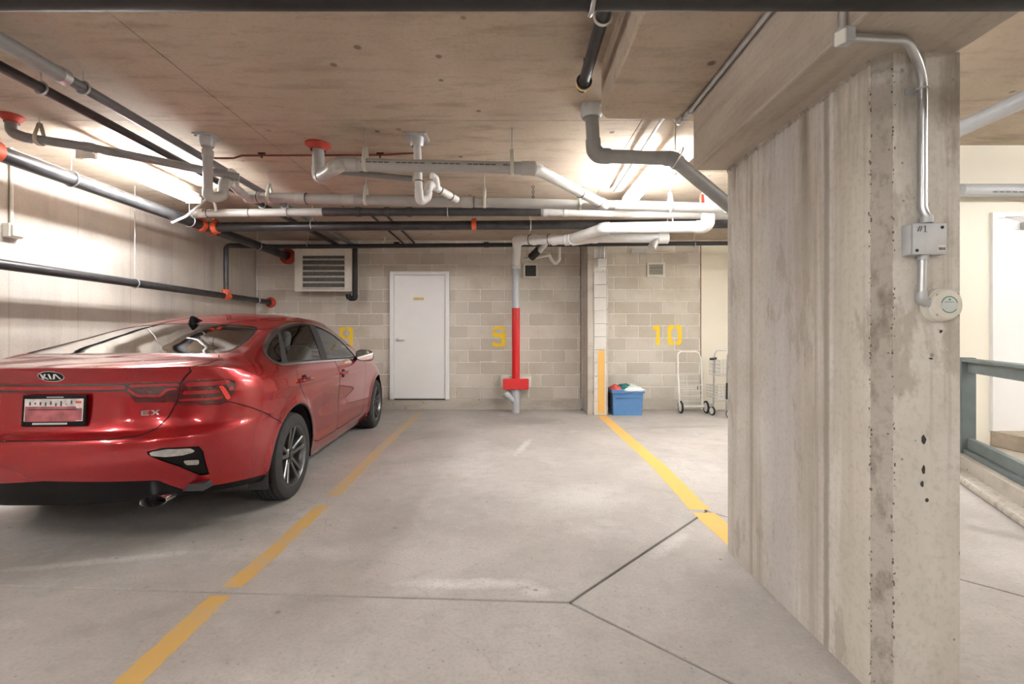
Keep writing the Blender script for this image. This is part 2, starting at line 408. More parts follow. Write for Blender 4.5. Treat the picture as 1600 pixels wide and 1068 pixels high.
class MB:
    def __init__(s):
        s.v, s.f = [], []
    def add(s, vs, fs):
        o = len(s.v)
        s.v += [tuple(p) for p in vs]
        s.f += [tuple(i + o for i in f) for f in fs]
        return s
    def box(s, x0, x1, y0, y1, z0, z1):
        vs = [(x, y, z) for z in (z0, z1) for y in (y0, y1) for x in (x0, x1)]
        return s.add(vs, [(0, 2, 3, 1), (4, 5, 7, 6), (0, 1, 5, 4), (2, 6, 7, 3), (0, 4, 6, 2), (1, 3, 7, 5)])
    def obox(s, c, ax, ay, az, hx, hy, hz):
        c = Vector(c)
        vs = [c + Vector(ax) * (i * hx) + Vector(ay) * (j * hy) + Vector(az) * (k * hz) for k in (-1, 1) for j in (-1, 1) for i in (-1, 1)]
        return s.add(vs, [(0, 2, 3, 1), (4, 5, 7, 6), (0, 1, 5, 4), (2, 6, 7, 3), (0, 4, 6, 2), (1, 3, 7, 5)])
    def bar(s, a, b, w, h):
        a, b = Vector(a), Vector(b)
        x, y, d = frame_of(b - a)
        return s.obox((a + b) / 2, x, y, d, w / 2, h / 2, (b - a).length / 2)
    def tube(s, pts, r, n=14, cap=True, closed=False):
        pts = [Vector(p) for p in pts]
        q = [pts[0]]
        for p in pts[1:]:
            if (p - q[-1]).length > 1e-5:
                q.append(p)
        pts = q
        m = len(pts)
        tang = []
        for i in range(m):
            if closed:
                d = pts[(i + 1) % m] - pts[i - 1]
            else:
                d = pts[min(i + 1, m - 1)] - pts[max(i - 1, 0)]
            tang.append(d.normalized())
        a, b, _ = frame_of(tang[0])
        vs, fs = [], []
        for i in range(m):
            if i:
                ax = tang[i - 1].cross(tang[i])
                if ax.length > 1e-6:
                    R = Matrix.Rotation(tang[i - 1].angle(tang[i]), 3, ax.normalized())
                    a = R @ a
                a = (a - tang[i] * a.dot(tang[i])).normalized()
                b = a.cross(tang[i])
            rr = r[i] if isinstance(r, (list, tuple)) else r
            for k in range(n):
                t = 2 * math.pi * k / n
                vs.append(pts[i] + a * (rr * math.cos(t)) + b * (rr * math.sin(t)))
        for i in range(m if closed else m - 1):
            j = (i + 1) % m
            for k in range(n):
                l = (k + 1) % n
                fs.append((i * n + k, j * n + k, j * n + l, i * n + l))
        if cap and not closed:
            fs.append(tuple(range(n - 1, -1, -1))[::-1])
            fs.append(tuple((m - 1) * n + k for k in range(n))[::-1])
        return s.add(vs, fs)
    def cyl(s, a, b, r, n=14):
        return s.tube([a, b], r, n)
    def lathe(s, prof, o, axis, n=32):
        """prof: (distance along the axis, radius)"""
        o = Vector(o)
        a, b, d = frame_of(axis)
        vs, fs = [], []
        for (h, r) in prof:
            for k in range(n):
                t = 2 * math.pi * k / n
                vs.append(o + d * h + (a * math.cos(t) + b * math.sin(t)) * r)
        m = len(prof)
        for i in range(m - 1):
            for k in range(n):
                l = (k + 1) % n
                fs.append((i * n + k, i * n + l, (i + 1) * n + l, (i + 1) * n + k))
        return s.add(vs, fs)
    def prism(s, poly, o, ax, ay, az, h):
        """poly in the ax/ay plane, pushed h along az"""
        o, ax, ay, az = Vector(o), Vector(ax), Vector(ay), Vector(az)
        n = len(poly)
        vs = [o + ax * p[0] + ay * p[1] for p in poly] + [o + ax * p[0] + ay * p[1] + az * h for p in poly]
        fs = [tuple(range(n))[::-1], tuple(range(n, 2 * n))]
        fs += [(i, (i + 1) % n, n + (i + 1) % n, n + i) for i in range(n)]
        return s.add(vs, fs)
    def ring(s, c, axis, R, r, n=24, k=8):
        a, b, d = frame_of(axis)
        c = Vector(c)
        pts = [c + (a * math.cos(2 * math.pi * i / n) + b * math.sin(2 * math.pi * i / n)) * R for i in range(n)]
        return s.tube(pts, r, k, closed=True)
    def mesh(s, name, smooth=35):
        me = bpy.data.meshes.new(name)
        me.from_pydata(s.v, [], s.f)
        bm = bmesh.new(); bm.from_mesh(me)
        bmesh.ops.recalc_face_normals(bm, faces=bm.faces)
        bm.to_mesh(me); bm.free()
        if smooth:
            me.polygons.foreach_set('use_smooth', [True] * len(me.polygons))
            me.set_sharp_from_angle(angle=math.radians(smooth))
        return me

def link(name, me, mat=None, parent=None):
    o = bpy.data.objects.new(name, me)
    COL.objects.link(o)
    if mat and me is not None and not me.materials:
        me.materials.append(MATS[mat])
    if parent is not None:
        o.parent = parent
    return o

def obj(name, mb, mat, parent=None, smooth=35, bevel=0.0, label=None):
    o = link(name, mb.mesh(name, smooth), mat, parent)
    if bevel:
        md = o.modifiers.new('bevel', 'BEVEL')
        md.width = bevel; md.segments = 2; md.limit_method = 'ANGLE'
    if label:
        o['label'] = label
    return o

def thing(name, label, cat, loc=(0, 0, 0), rotz=0.0, group=None):
    o = bpy.data.objects.new(name, None)
    COL.objects.link(o)
    o.empty_display_size = 0.1
    o.location = loc; o.rotation_euler = (0, 0, rotz)
    o['label'] = label; o['category'] = cat
    if group:
        o['group'] = group
    return o

def tag(o, label, cat, group=None):
    o['label'] = label; o['category'] = cat
    if group:
        o['group'] = group
    return o

def struct(o, label=None, cat=None):
    o['kind'] = 'structure'
    if label:
        o['label'] = label
    if cat:
        o['category'] = cat
    return o

# ================================================================== THE SETTING
CEIL, DB, XL = 2.783, 7.63, -4.18
XR, ZR, DR = 8.0, 3.04, 4.45          # aisle on the right: far side, ceiling height, end wall
BACK = -9.0

# ---- floor: slabs parted by open control joints
fl = struct(obj('floor', MB().box(XL - .3, XR, BACK, DB + .3, -0.3, -0.03), 'joint_dark', smooth=0))
def inset_poly(poly, d):
    n = len(poly); out = []
    for i in range(n):
        a, b, c = Vector(poly[i - 1]), Vector(poly[i]), Vector(poly[(i + 1) % n])
        e1, e2 = (b - a).normalized(), (c - b).normalized()
        n1, n2 = Vector((-e1.y, e1.x)), Vector((-e2.y, e2.x))
        k = (n1 + n2) / (1 + n1.dot(n2))
        out.append(b + k * d)
    return out
JA, JB, JC, JD = (.27, 2.11), (1.36, 3.21), (2.40, 2.15), (1.36, 1.05)
slabs = [
    [(XL, 2.34), JA, JB, (1.37, DB), (XL, DB)],
    [JB, JC, (XR, 1.9), (XR, DB), (1.37, DB)],
    [JA, JD, JC, JB],
    [(XL, BACK), (1.36, BACK), JD, JA, (XL, 2.34)],
    [(1.36, BACK), (XR, BACK), (XR, 1.9), JC, JD],
]
for poly in slabs:
    p2 = inset_poly(poly, 0.0065)
    p3 = inset_poly(poly, 0.0085)
    n = len(poly)
    mb = MB()
    mb.add([(p.x, p.y, -0.03) for p in p2] + [(p.x, p.y, -0.004) for p in p2] + [(p.x, p.y, 0) for p in p3],
           [(i, (i + 1) % n, n + (i + 1) % n, n + i) for i in range(n)] + [(n + i, n + (i + 1) % n, 2 * n + (i + 1) % n, 2 * n + i) for i in range(n)] + [tuple(range(2 * n, 3 * n))])
    obj('slab', mb, 'floor_concrete', fl, smooth=0)

def strip(name, pts, w, mat, parent, z=0.0012):
    """paint laid along a line on the floor, edge a little uneven"""
    mb = MB()
    vs, fs = [], []
    pts = [Vector(p) for p in pts]
    m = 40
    for i in range(m + 1):
        f = i / m * (len(pts) - 1)
        k = min(int(f), len(pts) - 2)
        p = pts[k].lerp(pts[k + 1], f - k)
        d = (pts[k + 1] - pts[k]).normalized(); nn = Vector((-d.y, d.x))
        a = p + nn * (w / 2 + random.uniform(-.004, .004)); b = p - nn * (w / 2 + random.uniform(-.004, .004))
        vs += [(a.x, a.y, 0.0), (b.x, b.y, 0.0), (a.x, a.y, z), (b.x, b.y, z)]
    for i in range(m):
        o = 4 * i
        fs += [(o + 2, o + 3, o + 7, o + 6), (o, o + 2, o + 6, o + 4), (o + 1, o + 5, o + 7, o + 3)]
    return obj(name, mb.add(vs, fs), mat, parent, smooth=0)
strip('parking_line', [(-1.31, 0.9), (-1.335, 1.62), (-1.352, 2.165)], .10, 'yellow_line', fl)
strip('parking_line', [(-1.345, 2.235), (-1.33, 2.6), (-1.338, 3.32)], .098, 'yellow_line', fl)
strip('parking_line', [(-1.342, 3.52), (-1.40, 5.1), (-1.432, 7.35)], .10, 'yellow_line_faded', fl)
strip('parking_line', [(1.325, 3.235), (1.385, 4.3), (1.40, 7.1)], .14, 'yellow_line_fresh', fl)
strip('parking_line', [(1.335, 2.63), (1.325, 3.18)], .15, 'yellow_line_fresh', fl)

# ---- ceiling: cast panels with shallow seams
ce = struct(obj('ceiling', MB().box(XL - .3, 1.6, BACK, DB + .3, CEIL + .01, CEIL + .3).box(1.6, 4.35, DR + .11, DB + .3, CEIL + .01, CEIL + .3), 'joint_dark', smooth=0))
seams_x = [XL - .3, -1.95, .96, 4.35]
seams_y = [BACK, -6.4, -3.95, -1.5, .94, 3.385, DR, 5.83, DB + .3]
for i in range(3):
    for j in range(8):
        x0, x1, y0, y1 = seams_x[i], seams_x[i + 1], seams_y[j], seams_y[j + 1]
        if i == 2 and j < 6:
            x1 = 1.6
        g = .003
        obj('ceiling_panel', MB().box(x0 + g, x1 - g, y0 + g, y1 - g, CEIL, CEIL + .012), 'ceiling_concrete', ce, smooth=0)
cr = struct(obj('ceiling_aisle', MB().box(1.6, XR, BACK, DR + .1, ZR + .004, ZR + .3), 'joint_dark', smooth=0), 'taller concrete ceiling beyond the column', 'ceiling')
ys = [BACK, -3, 0.0, 1.2, 2.4, 3.6, DR + .1]
for j in range(6):
    obj('ceiling_panel', MB().box(1.6, XR, ys[j] + .002, ys[j + 1] - .002, ZR, ZR + .01), 'ceiling_concrete', cr, smooth=0)

obj('ceiling_step', MB().box(1.598, 1.615, BACK, DR + .1, CEIL - .001, ZR + .02).box(1.6, 3.6, DR, DR + .105, CEIL - .001, ZR + .02), 'ceiling_concrete', cr, smooth=0)
# drop panel and beam over the column
dpz = 2.505
mb = MB()
c_ = .05
poly = [(.53, 2.70), (.53 + c_ * .9, 2.775), (1.62, 2.775), (1.62, BACK), (.53, BACK)]
mb.prism(poly, (0, 0, dpz), (1, 0, 0), (0, 1, 0), (0, 0, 1), CEIL - dpz + .012)
struct(obj('drop_panel', mb, 'ceiling_concrete', smooth=0, bevel=.012), 'thickened concrete ceiling slab beside the beam', 'ceiling slab')
struct(obj('ceiling_beam', MB().box(1.04, 1.485, BACK, 2.64, 2.15, dpz + .6), 'beam_concrete', smooth=0, bevel=.01), 'deep concrete beam carried by the column', 'beam')

# the column, with a rough chamfered corner
CX0, CX1, CY0, CY1, CC = 1.227, 1.491, 1.538, 2.615, .042
co = thing('column', 'broad grey concrete column carrying conduit and a box', 'column', (0, 0, 0)); struct(co)
rnd = random.Random(3)
def wob(a=.0022):
    return rnd.uniform(-a, a)
mb = MB(); vs = []; fs = []
nz = 150
for k in range(nz + 1):
    z = 2.15 * k / nz
    vs += [(CX0, CY1, z), (CX0, CY0 + CC + wob(), z), (CX0 + CC + wob(), CY0, z), (CX1, CY0, z), (CX1, CY1, z)]
body_f, cham_f = [], []
for k in range(nz):
    o = 5 * k
    for a, b in ((0, 1), (2, 3), (3, 4), (4, 0)):
        body_f.append((o + a, o + b, o + 5 + b, o + 5 + a))
    cham_f.append((o + 1, o + 2, o + 7, o + 6))
m1 = MB(); m1.v = vs; m1.f = body_f
m2 = MB(); m2.v = vs; m2.f = cham_f
def bare(name, m, mat, parent):
    me = bpy.data.meshes.new(name); me.from_pydata(m.v, [], m.f)
    bm = bmesh.new(); bm.from_mesh(me)
    bmesh.ops.delete(bm, geom=[v for v in bm.verts if not v.link_faces], context='VERTS')
    bm.to_mesh(me); bm.free()
    return link(name, me, mat, parent)
bare('column_shaft', m1, 'column_concrete', co)
bare('chamfer', m2, 'rough_concrete', co)
# spalled crumbs along both chamfer edges
mb = MB()
for k in range(150):
    z = rnd.uniform(.05, 2.1)
    e = rnd.random() < .5
    c = Vector((CX0 - .0004, CY0 + CC + rnd.uniform(-.006, .006), z)) if e else Vector((CX0 + CC + rnd.uniform(-.006, .006), CY0 - .0004, z))
    r = rnd.uniform(.001, .0032)
    mb.obox(c, (1, 0, 0), (0, 1, 0), (0, 0, 1), .0014 if e else r * .7, r * .7 if e else .0014, r * rnd.uniform(.7, 2))
o = obj('edge_crumbs', mb, 'crumb_brown', co, smooth=0); o['kind'] = 'stuff'
# crust of dried slurry where the column meets the beam
vs_, fs_ = [], []
nn = 70
for k in range(nn + 1):
    y = CY1 + (CY0 + CC - CY1) * k / nn
    d0, d1 = rnd.uniform(.004, .014), rnd.uniform(.008, .03)
    vs_ += [(CX0 + .001, y, 2.151), (CX0 - d0, y, 2.151), (CX0 - d0 * .5, y, 2.151 - d1 * .6), (CX0 + .001, y, 2.151 - d1)]
for k in range(nn):
    for j in range(3):
        a = 4 * k + j
        fs_.append((a, a + 1, a + 5, a + 4))
obj('slurry_crust', MB().add(vs_, fs_), 'rough_concrete', co, smooth=0)
# few larger blow holes on the front
mb = MB()
for (px, py, w, h) in ((1443, 686, 5, 7), (1443, 733, 3, 8), (1441, 756, 3, 5), (1448, 781, 4, 4), (1455, 560, 4, 2), (1470, 517, 3, 3)):
    c = P(px, py, CY0)
    pts = [(w / 480 / 1.0 * math.cos(t) * rnd.uniform(.5, 1.2), h / 480 * math.sin(t) * rnd.uniform(.6, 1.2)) for t in [i * math.pi / 4 for i in range(8)]]
    mb.prism(pts, (c.x, CY0 + .001, c.z), (1, 0, 0), (0, 0, 1), (0, -1, 0), .0016)
o = obj('blow_holes', mb, 'joint_dark', co, smooth=0); o['kind'] = 'stuff'

# ---- walls
struct(obj('wall_left', MB().box(XL - .3, XL, BACK, DB + .3, -.02, CEIL + .012), 'wall_concrete', smooth=0))
struct(obj('wall_front', MB().box(XL - .3, XR, BACK - .2, BACK, -.02, ZR), 'wall_concrete', smooth=0))
struct(obj('wall_right', MB().box(XR, XR + .2, BACK, DR + .1, -.02, ZR), 'cream_paint', smooth=0))
struct(obj('wall_aisle', MB().box(3.6, XR, DR, DR + .12, -.02, ZR), 'cream_paint', smooth=0))
struct(obj('wall_bay', MB().box(4.2, 4.35, DR + .12, DB, -.02, CEIL), 'cream_paint', smooth=0))

# back wall: mortar bed with every block standing proud of it
PL = .183
wb = struct(obj('wall_back', MB().box(XL, -1.965, DB + .006, DB + .25, PL, CEIL).box(-.995, 3.135, DB + .006, DB + .25, PL, CEIL).box(-1.965, -.995, DB + .006, DB + .25, 2.26, CEIL), 'mortar', smooth=0))
BLK = {}
def block(x0, x1, z0, z1, y, parent, mat='block_concrete', name='block'):
    w, h = round(x1 - x0, 3), round(z1 - z0, 3)
    if w < .03:
        return
    if (w, h, mat) not in BLK:
        b = .004
        mb = MB()
        vs = [(0, .02, 0), (w, .02, 0), (w, .02, h), (0, .02, h), (0, b, 0), (w, b, 0), (w, b, h), (0, b, h), (b, 0, b), (w - b, 0, b), (w - b, 0, h - b), (b, 0, h - b)]
        fs = [(8, 9, 10, 11)] + [(i, (i + 1) % 4, 4 + (i + 1) % 4, 4 + i) for i in range(4)] + [(4 + i, 4 + (i + 1) % 4, 8 + (i + 1) % 4, 8 + i) for i in range(4)]
        me = mb.add(vs, fs).mesh('block', 0)
        me.materials.append(MATS[mat])
        BLK[(w, h, mat)] = me
    o = link(name, BLK[(w, h, mat)], None, parent)
    o.location = (x0, y + random.uniform(-.0012, .0012), z0)
    return o
J = .010
for c in range(13):
    z0 = PL + c * .2 + J / 2; z1 = PL + (c + 1) * .2 - J / 2
    for (a, b) in ((XL, -1.965), (-.995, 1.17), (1.53, 3.135)) if c < 10 else ((XL, 1.17), (1.53, 3.135)):
        x = -.885 + (.2 if c % 2 else 0) - 4.8
        while x < b:
            l, r = max(x + J / 2, a), min(x + .4 - J / 2, b)
            if c == 10:
                pass
            if r > l:
                # over the door head the course is cut
                block(l, r, z0, z1, DB, wb)
            x += .4
# plinth the blocks stand on
for a, b in ((XL, 1.16), (1.54, 3.135)):
    obj('plinth', MB().box(a, b, DB - .012, DB + .25, 0, PL), 'plinth_concrete', wb, smooth=0, bevel=.006)
struct(obj('wall_cream', MB().box(3.135, 4.35, DB - .004, DB + .25, 0, CEIL), 'cream_paint', smooth=0), 'cream painted wall strip right of the block wall', 'wall')
obj('wall_joint', MB().box(1.155, 1.17, DB - .004, DB + .02, PL, CEIL - .06), 'joint_rust', wb, smooth=0)
obj('wall_joint', MB().box(3.13, 3.142, DB - .006, DB + .02, PL, CEIL - .06), 'joint_rust', wb, smooth=0)

# pier between bays 9 and 10
PY = 7.13
pr = thing('pier', 'pale concrete pier between the two stall numbers with a yellow stripe', 'pier', (0, 0, 0)); struct(pr)
obj('pier_body', MB().box(1.19, 1.505, PY, DB + .02, 0, CEIL), 'plinth_concrete', pr, smooth=0, bevel=.008)
for k in range(14):
    z0 = .0 + k * .2; z1 = min(z0 + .2, CEIL)
    if z1 - z0 > .03:
        block(1.285, 1.475, z0 + .003, z1 - .003, PY - .016, pr, 'pier_concrete', 'block')
obj('painted_stripe', MB().box(1.345, 1.448, PY - .0185, PY - .0172, .03, .99), 'yellow_line_fresh', pr, smooth=0)

# stencilled stall numbers
def stencil(polys, px, py, name='stencil_number'):
    """outline in photo-like units of one block course; built flat on the wall"""
    mb = MB()
    o = P(px, py, DB)
    for poly in polys:
        mb.prism([(x, z) for x, z in poly], (o.x, DB - .0005, o.z), (1, 0, 0), (0, 0, 1), (0, -1, 0), .0022)
    return obj(name, mb, 'yellow_stencil', wb, smooth=0)
# each glyph about 0.25 wide and 0.33 tall, split by stencil bridges
nine = [[(-.11, .10), (-.09, .15), (-.05, .17), (.06, .17), (.10, .15), (.11, .11), (.08, .10), (.05, .125), (-.05, .125), (-.08, .10)],
        [(-.11, .08), (-.07, .08), (-.05, .055), (.04, .055), (.07, .08), (.11, .08), (.11, -.14), (.08, -.165), (-.08, -.165), (-.11, -.14), (-.11, -.095), (-.05, -.095), (-.04, -.11), (.03, -.11), (.04, -.095), (.04, -.03), (.02, -.01), (-.08, -.01), (-.11, .02)]]
eight = [[(-.11, .0), (-.11, .145), (-.08, .17), (-.01, .17), (-.01, .115), (-.05, .115), (-.055, .06), (-.05, .03), (-.01, .03), (-.01, -.02), (-.05, -.02), (-.055, -.07), (-.05, -.115), (-.01, -.115), (-.01, -.17), (-.08, -.17), (-.11, -.145)],
         [(.11, .0), (.11, -.145), (.08, -.17), (.01, -.17), (.01, -.115), (.05, -.115), (.055, -.07), (.05, -.02), (.01, -.02), (.01, .03), (.05, .03), (.055, .06), (.05, .115), (.01, .115), (.01, .17), (.08, .17), (.11, .145)]]
one = [[(.0, -.165), (.06, -.165), (.06, .165), (-.01, .165), (-.055, .13), (-.055, .08), (.0, .10)]]
zero = [[(-.115, .13), (-.08, .165), (-.015, .165), (-.015, .11), (-.055, .09), (-.055, -.09), (-.015, -.11), (-.015, -.165), (-.08, -.165), (-.115, -.13)],
        [(.115, .13), (.08, .165), (.015, .165), (.015, .11), (.055, .09), (.055, -.09), (.015, -.11), (.015, -.165), (.08, -.165), (.115, -.13)]]
stencil(nine, 779.5, 525.5)
stencil(eight, 541, 527)
stencil(one, 1025, 523)
stencil(zero, 1054, 523)
obj('chalk_mark', MB().prism([(-.14, -.008), (.14, .0), (.14, .012), (-.14, .006)], (P(763, 565, DB).x, DB - .0005, P(763, 565, DB).z), (1, 0, 0), (0, 0, 1), (0, -1, 0), .0015), 'white_paint', wb, smooth=0)

# ---- door in the block wall
d1 = thing('door_1', 'closed white metal door in the block wall', 'door', (-1.48, DB, PL)); struct(d1)
obj('door_leaf', MB().box(-.415, .415, -.035, .01, .006, 2.025), 'white_paint', d1, smooth=0, bevel=.003)
fr = MB()
fr.prism([(-.485, -.005), (-.485, 2.085), (.485, 2.085), (.485, -.005), (.42, -.005), (.42, 2.03), (-.42, 2.03), (-.42, -.005)], (0, .02, 0), (1, 0, 0), (0, 0, 1), (0, -1, 0), .075)
obj('door_frame', fr, 'white_paint', d1, smooth=0, bevel=.004)
obj('threshold', MB().box(-.42, .42, -.03, .02, -.012, .004), 'black_plastic', d1, smooth=0)
h = obj('lever_handle', MB().lathe([(0, 0), (0, .028), (.012, .028), (.014, .012), (.05, .011)], (-.365, -.035, .97), (0, -1, 0), 20).tube(fillet([(-.365, -.075, .97), (-.365, -.085, .97), (-.24, -.083, .965)], .012), .009, 10), 'galvanised', d1)
obj('door_sign', MB().box(-.105, .075, -.0385, -.035, 1.615, 1.665), 'sign_yellow', d1, smooth=0)
sg = MB()
for k in range(8):
    sg.box(-.088 + k * .019, -.088 + k * .019 + .013, -.0392, -.0385, 1.63, 1.648)
obj('sign_lettering', sg, 'brown_step', d1, smooth=0)

# ---- aisle end wall: door with closer, landing, kerb and guard rail
d2 = thing('door_2', 'white door with a closer on the cream wall beyond the guard rail', 'door', (4.60, DR, .307)); struct(d2)
obj('door_leaf', MB().box(.05, .96, -.02, .02, 0, 2.03), 'white_paint', d2, smooth=0)
obj('door_frame', MB().prism([(0, 0), (0, 2.085), (1.01, 2.085), (1.01, 0), (.95, 0), (.95, 2.03), (.055, 2.03), (.055, 0)], (0, .02, 0), (1, 0, 0), (0, 0, 1), (0, -1, 0), .05), 'white_paint', d2, smooth=0)
cl = obj('door_closer', MB().box(.27, .55, -.09, -.02, 1.93, 1.99), 'galvanised_dull', d2, bevel=.006)
obj('closer_arm', MB().bar((.32, -.075, 2.0), (.44, -.16, 2.02), .02, .006).bar((.44, -.16, 2.02), (.12, -.03, 2.04), .02, .006), 'galvanised_dull', cl, smooth=0)
rd = Vector((.52, 1.0)).normalized(); rn = Vector((-rd.y, rd.x))
p0 = Vector((4.12, 4.12))
def along(t, s):
    q = p0 - rd * t + rn * s
    return q
def kpoly(a, b, t0, t1):
    return [tuple(along(t0, a)), tuple(along(t1, a)), tuple(along(t1, b)), tuple(along(t0, b))]
kb = thing('kerb', 'raised concrete kerb under the grey guard rail', 'kerb', (0, 0, 0)); struct(kb)
def up(poly, z0, z1, mb=None):
    mb = mb or MB()
    return mb.prism(poly, (0, 0, z0), (1, 0, 0), (0, 1, 0), (0, 0, 1), z1 - z0)
obj('kerb_body', up(kpoly(-.06, .13, -.33, 4.5), 0, .17), 'plinth_concrete', kb, smooth=0, bevel=.012)
obj('kerb_foot', up(kpoly(.12, .24, -.25, 4.5), 0, .06), 'rough_concrete', kb, smooth=0, bevel=.02)
obj('landing', up([tuple(along(-.33, -.06)), tuple(along(4.5, -.06)), (XR, -.2), (XR, DR), (4.25, DR)][::-1], 0, .16), 'plinth_concrete', kb, smooth=0)
tag(obj('door_step', MB().box(4.61, 5.75, DR - .30, DR, .16, .307), 'brown_step', smooth=0, bevel=.008), 'brown step below the white door behind the rail', 'step')
gr = thing('guard_rail', 'grey painted timber guard rail on the concrete kerb', 'guard rail', (0, 0, 0))
az = Vector((0, 0, 1)); ad = Vector((rd.x, rd.y, 0)); an = Vector((rn.x, rn.y, 0))
def rl(t0, t1, z0, z1, s0, s1):
    c = along((t0 + t1) / 2, (s0 + s1) / 2)
    return MB().obox((c.x, c.y, (z0 + z1) / 2), ad, an, az, abs(t1 - t0) / 2, abs(s1 - s0) / 2, (z1 - z0) / 2)
for t in (0.0, 1.7):
    obj('post', rl(t - .05, t + .05, .17, 1.02, .0, .10), 'rail_grey', gr, smooth=0, bevel=.006)
obj('top_rail', rl(.05, 3.2, .89, .985, .015, .06), 'rail_grey', gr, smooth=0, bevel=.005)
obj('cap_rail', rl(.05, 3.2, .985, 1.012, .0, .10), 'rail_grey', gr, smooth=0, bevel=.005)
obj('bottom_rail', rl(.05, 3.2, .215, .31, .015, .06), 'rail_grey', gr, smooth=0, bevel=.005)
obj('bottom_rail', rl(.05, 3.2, .172, .212, .005, .09), 'rail_grey', gr, smooth=0, bevel=.005)
obj('bolt', MB().lathe([(0, 0), (0, .009), (.006, .009), (.009, 0)], (*along(0, .10), .52), an, 10), 'black_iron', gr)

# ================================================================== LIGHT FITTINGS
def light(c, label, axis='y', ceil=CEIL, drop=.13):
    x, y = c
    t = thing('strip_light', label, 'light fitting', (x, y, ceil), 0 if axis == 'y' else math.pi / 2, 'fluorescent strip lights')
    z = -drop
    obj('housing', MB().prism([(-.045, .05), (.045, .05), (.052, .0), (-.052, .0)], (0, -.63, z), (1, 0, 0), (0, 0, 1), (0, 1, 0), 1.26), 'white_paint', t, smooth=0)
    for s in (-.052, .052):
        obj('tube', MB().cyl((s, -.595, z - .035), (s, .595, z - .035), .016, 10), 'tube_light', t)
    for e in (-1, 1):
        obj('lamp_holder', MB().box(-.075, .075, e * .612 - .014, e * .612 + .014, z - .058, z + .002), 'warm_white_paint', t, smooth=0)
    for e in (-.4, .4):
        obj('hanger', MB().cyl((0, e, z + .055), (0, e, 0), .004, 6), 'galvanised', t)
    return t
light((-3.3, 4.23), 'lit strip light above the red car by the left wall')
light((1.25, 4.36), 'lit strip light behind the beam over stall ten')
light((3.5, 5.25), 'strip light over stall ten hidden behind the column')
light((-3.3, -.1), 'strip light beside the camera over the left wall')  # added out of view to fill the car's tail and the near left wall
light((-3.3, -4.4), 'strip light behind the camera over the left wall')  # unseen fitting continuing the left row, put in for extra fill
light((-.6, -2.2), 'strip light on the ceiling a little behind the camera')
light((-.2, -5.4), 'strip light on the ceiling behind the camera in the middle')  # added far behind the view to lift the overall brightness
light((4.7, 1.6), 'strip light over the aisle right of the column', axis='x', ceil=ZR)
light((4.7, -2.4), 'strip light over the aisle behind the camera', ceil=ZR)  # out of view, added as fill from the aisle side
light((6.6, 2.0), 'strip light at the far right of the aisle', axis='x', ceil=ZR)  # extra unseen fitting, put in to brighten the whole room

# ================================================================== PIPES
def bend_parts(pts, rad):
    """the rounded corner stretches of a run, for fittings"""
    out = []
    pts = [Vector(p) for p in pts]
    for i in range(1, len(pts) - 1):
        a, b, c = pts[i - 1], pts[i], pts[i + 1]
        u, v = (a - b), (c - b)
        ang = u.normalized().angle(v.normalized())
        if ang > math.pi - .06:
            continue
        t = min(rad / math.tan(ang / 2), u.length * .49, v.length * .49)
        e = .025
        q = fillet([b + u.normalized() * (t + e), b, b + v.normalized() * (t + e)], rad)
        out.append(q)
    return out

def run(root, pts, r, mat, rad=None, fit=None, name='pipe', elbow='elbow', n=16):
    rad = rad or r * 1.9
    o = obj(name, MB().tube(fillet(pts, rad), r, n), mat, root, 40)
    if fit:
        for q in bend_parts(pts, rad):
            obj(elbow, MB().tube(q, r * 1.13, n), fit, root, 40)
    return o

def sleeve(root, p, d, r, w, mat, name='coupling'):
    d = Vector(d).normalized(); p = Vector(p)
    return obj(name, MB().tube([p - d * w / 2, p + d * w / 2], r, 18), mat, root, 40)

def line_band(root, p, d, r):
    return sleeve(root, p, d, r, .006, 'print_dark', 'seal_ring')

def hang(root, p, r, d, top=CEIL, mat='strap_cream', w=.03, ax=(1, 0, 0)):
    """strap round a pipe with a rod to the ceiling"""
    p = Vector(p)
    a = Vector(ax)
    s = MB()
    pts = []
    for k in range(21):
        t = math.pi * (1.0 + k / 20)
        pts.append((math.cos(t) * (r + .003), math.sin(t) * (r + .003)))
    side = Vector((0, 0, 1)).cross(a).normalized()
    vs, fs = [], []
    path = [(-(.004), r + .09), (-(r + .003), r * .6)] + pts + [(r + .003, r * .6), (.004, r + .09)]
    for (u, v) in path:
        for e in (-w / 2, w / 2):
            vs.append(p + side * u + Vector((0, 0, v)) + a * e)
    for i in range(len(path) - 1):
        fs.append((2 * i, 2 * i + 1, 2 * i + 3, 2 * i + 2))
    s.add(vs, fs)
    st = obj('hanger_strap', s, mat, root, 40)
    md = st.modifiers.new('thick', 'SOLIDIFY'); md.thickness = .003; md.offset = 0
    obj('hanger_rod', MB().cyl(p + Vector((0, 0, r + .06)), (p.x, p.y, top), .004, 6), 'galvanised', root)

def clevis(root, p, r, axis, top, mat='galvanised'):
    p = Vector(p)
    obj('hanger_ring', MB().ring(p, axis, r + .006, .006), mat, root)
    obj('hanger_rod', MB().cyl(p + Vector((0, 0, r + .01)), (p.x, p.y, top), .0045, 6), mat, root)

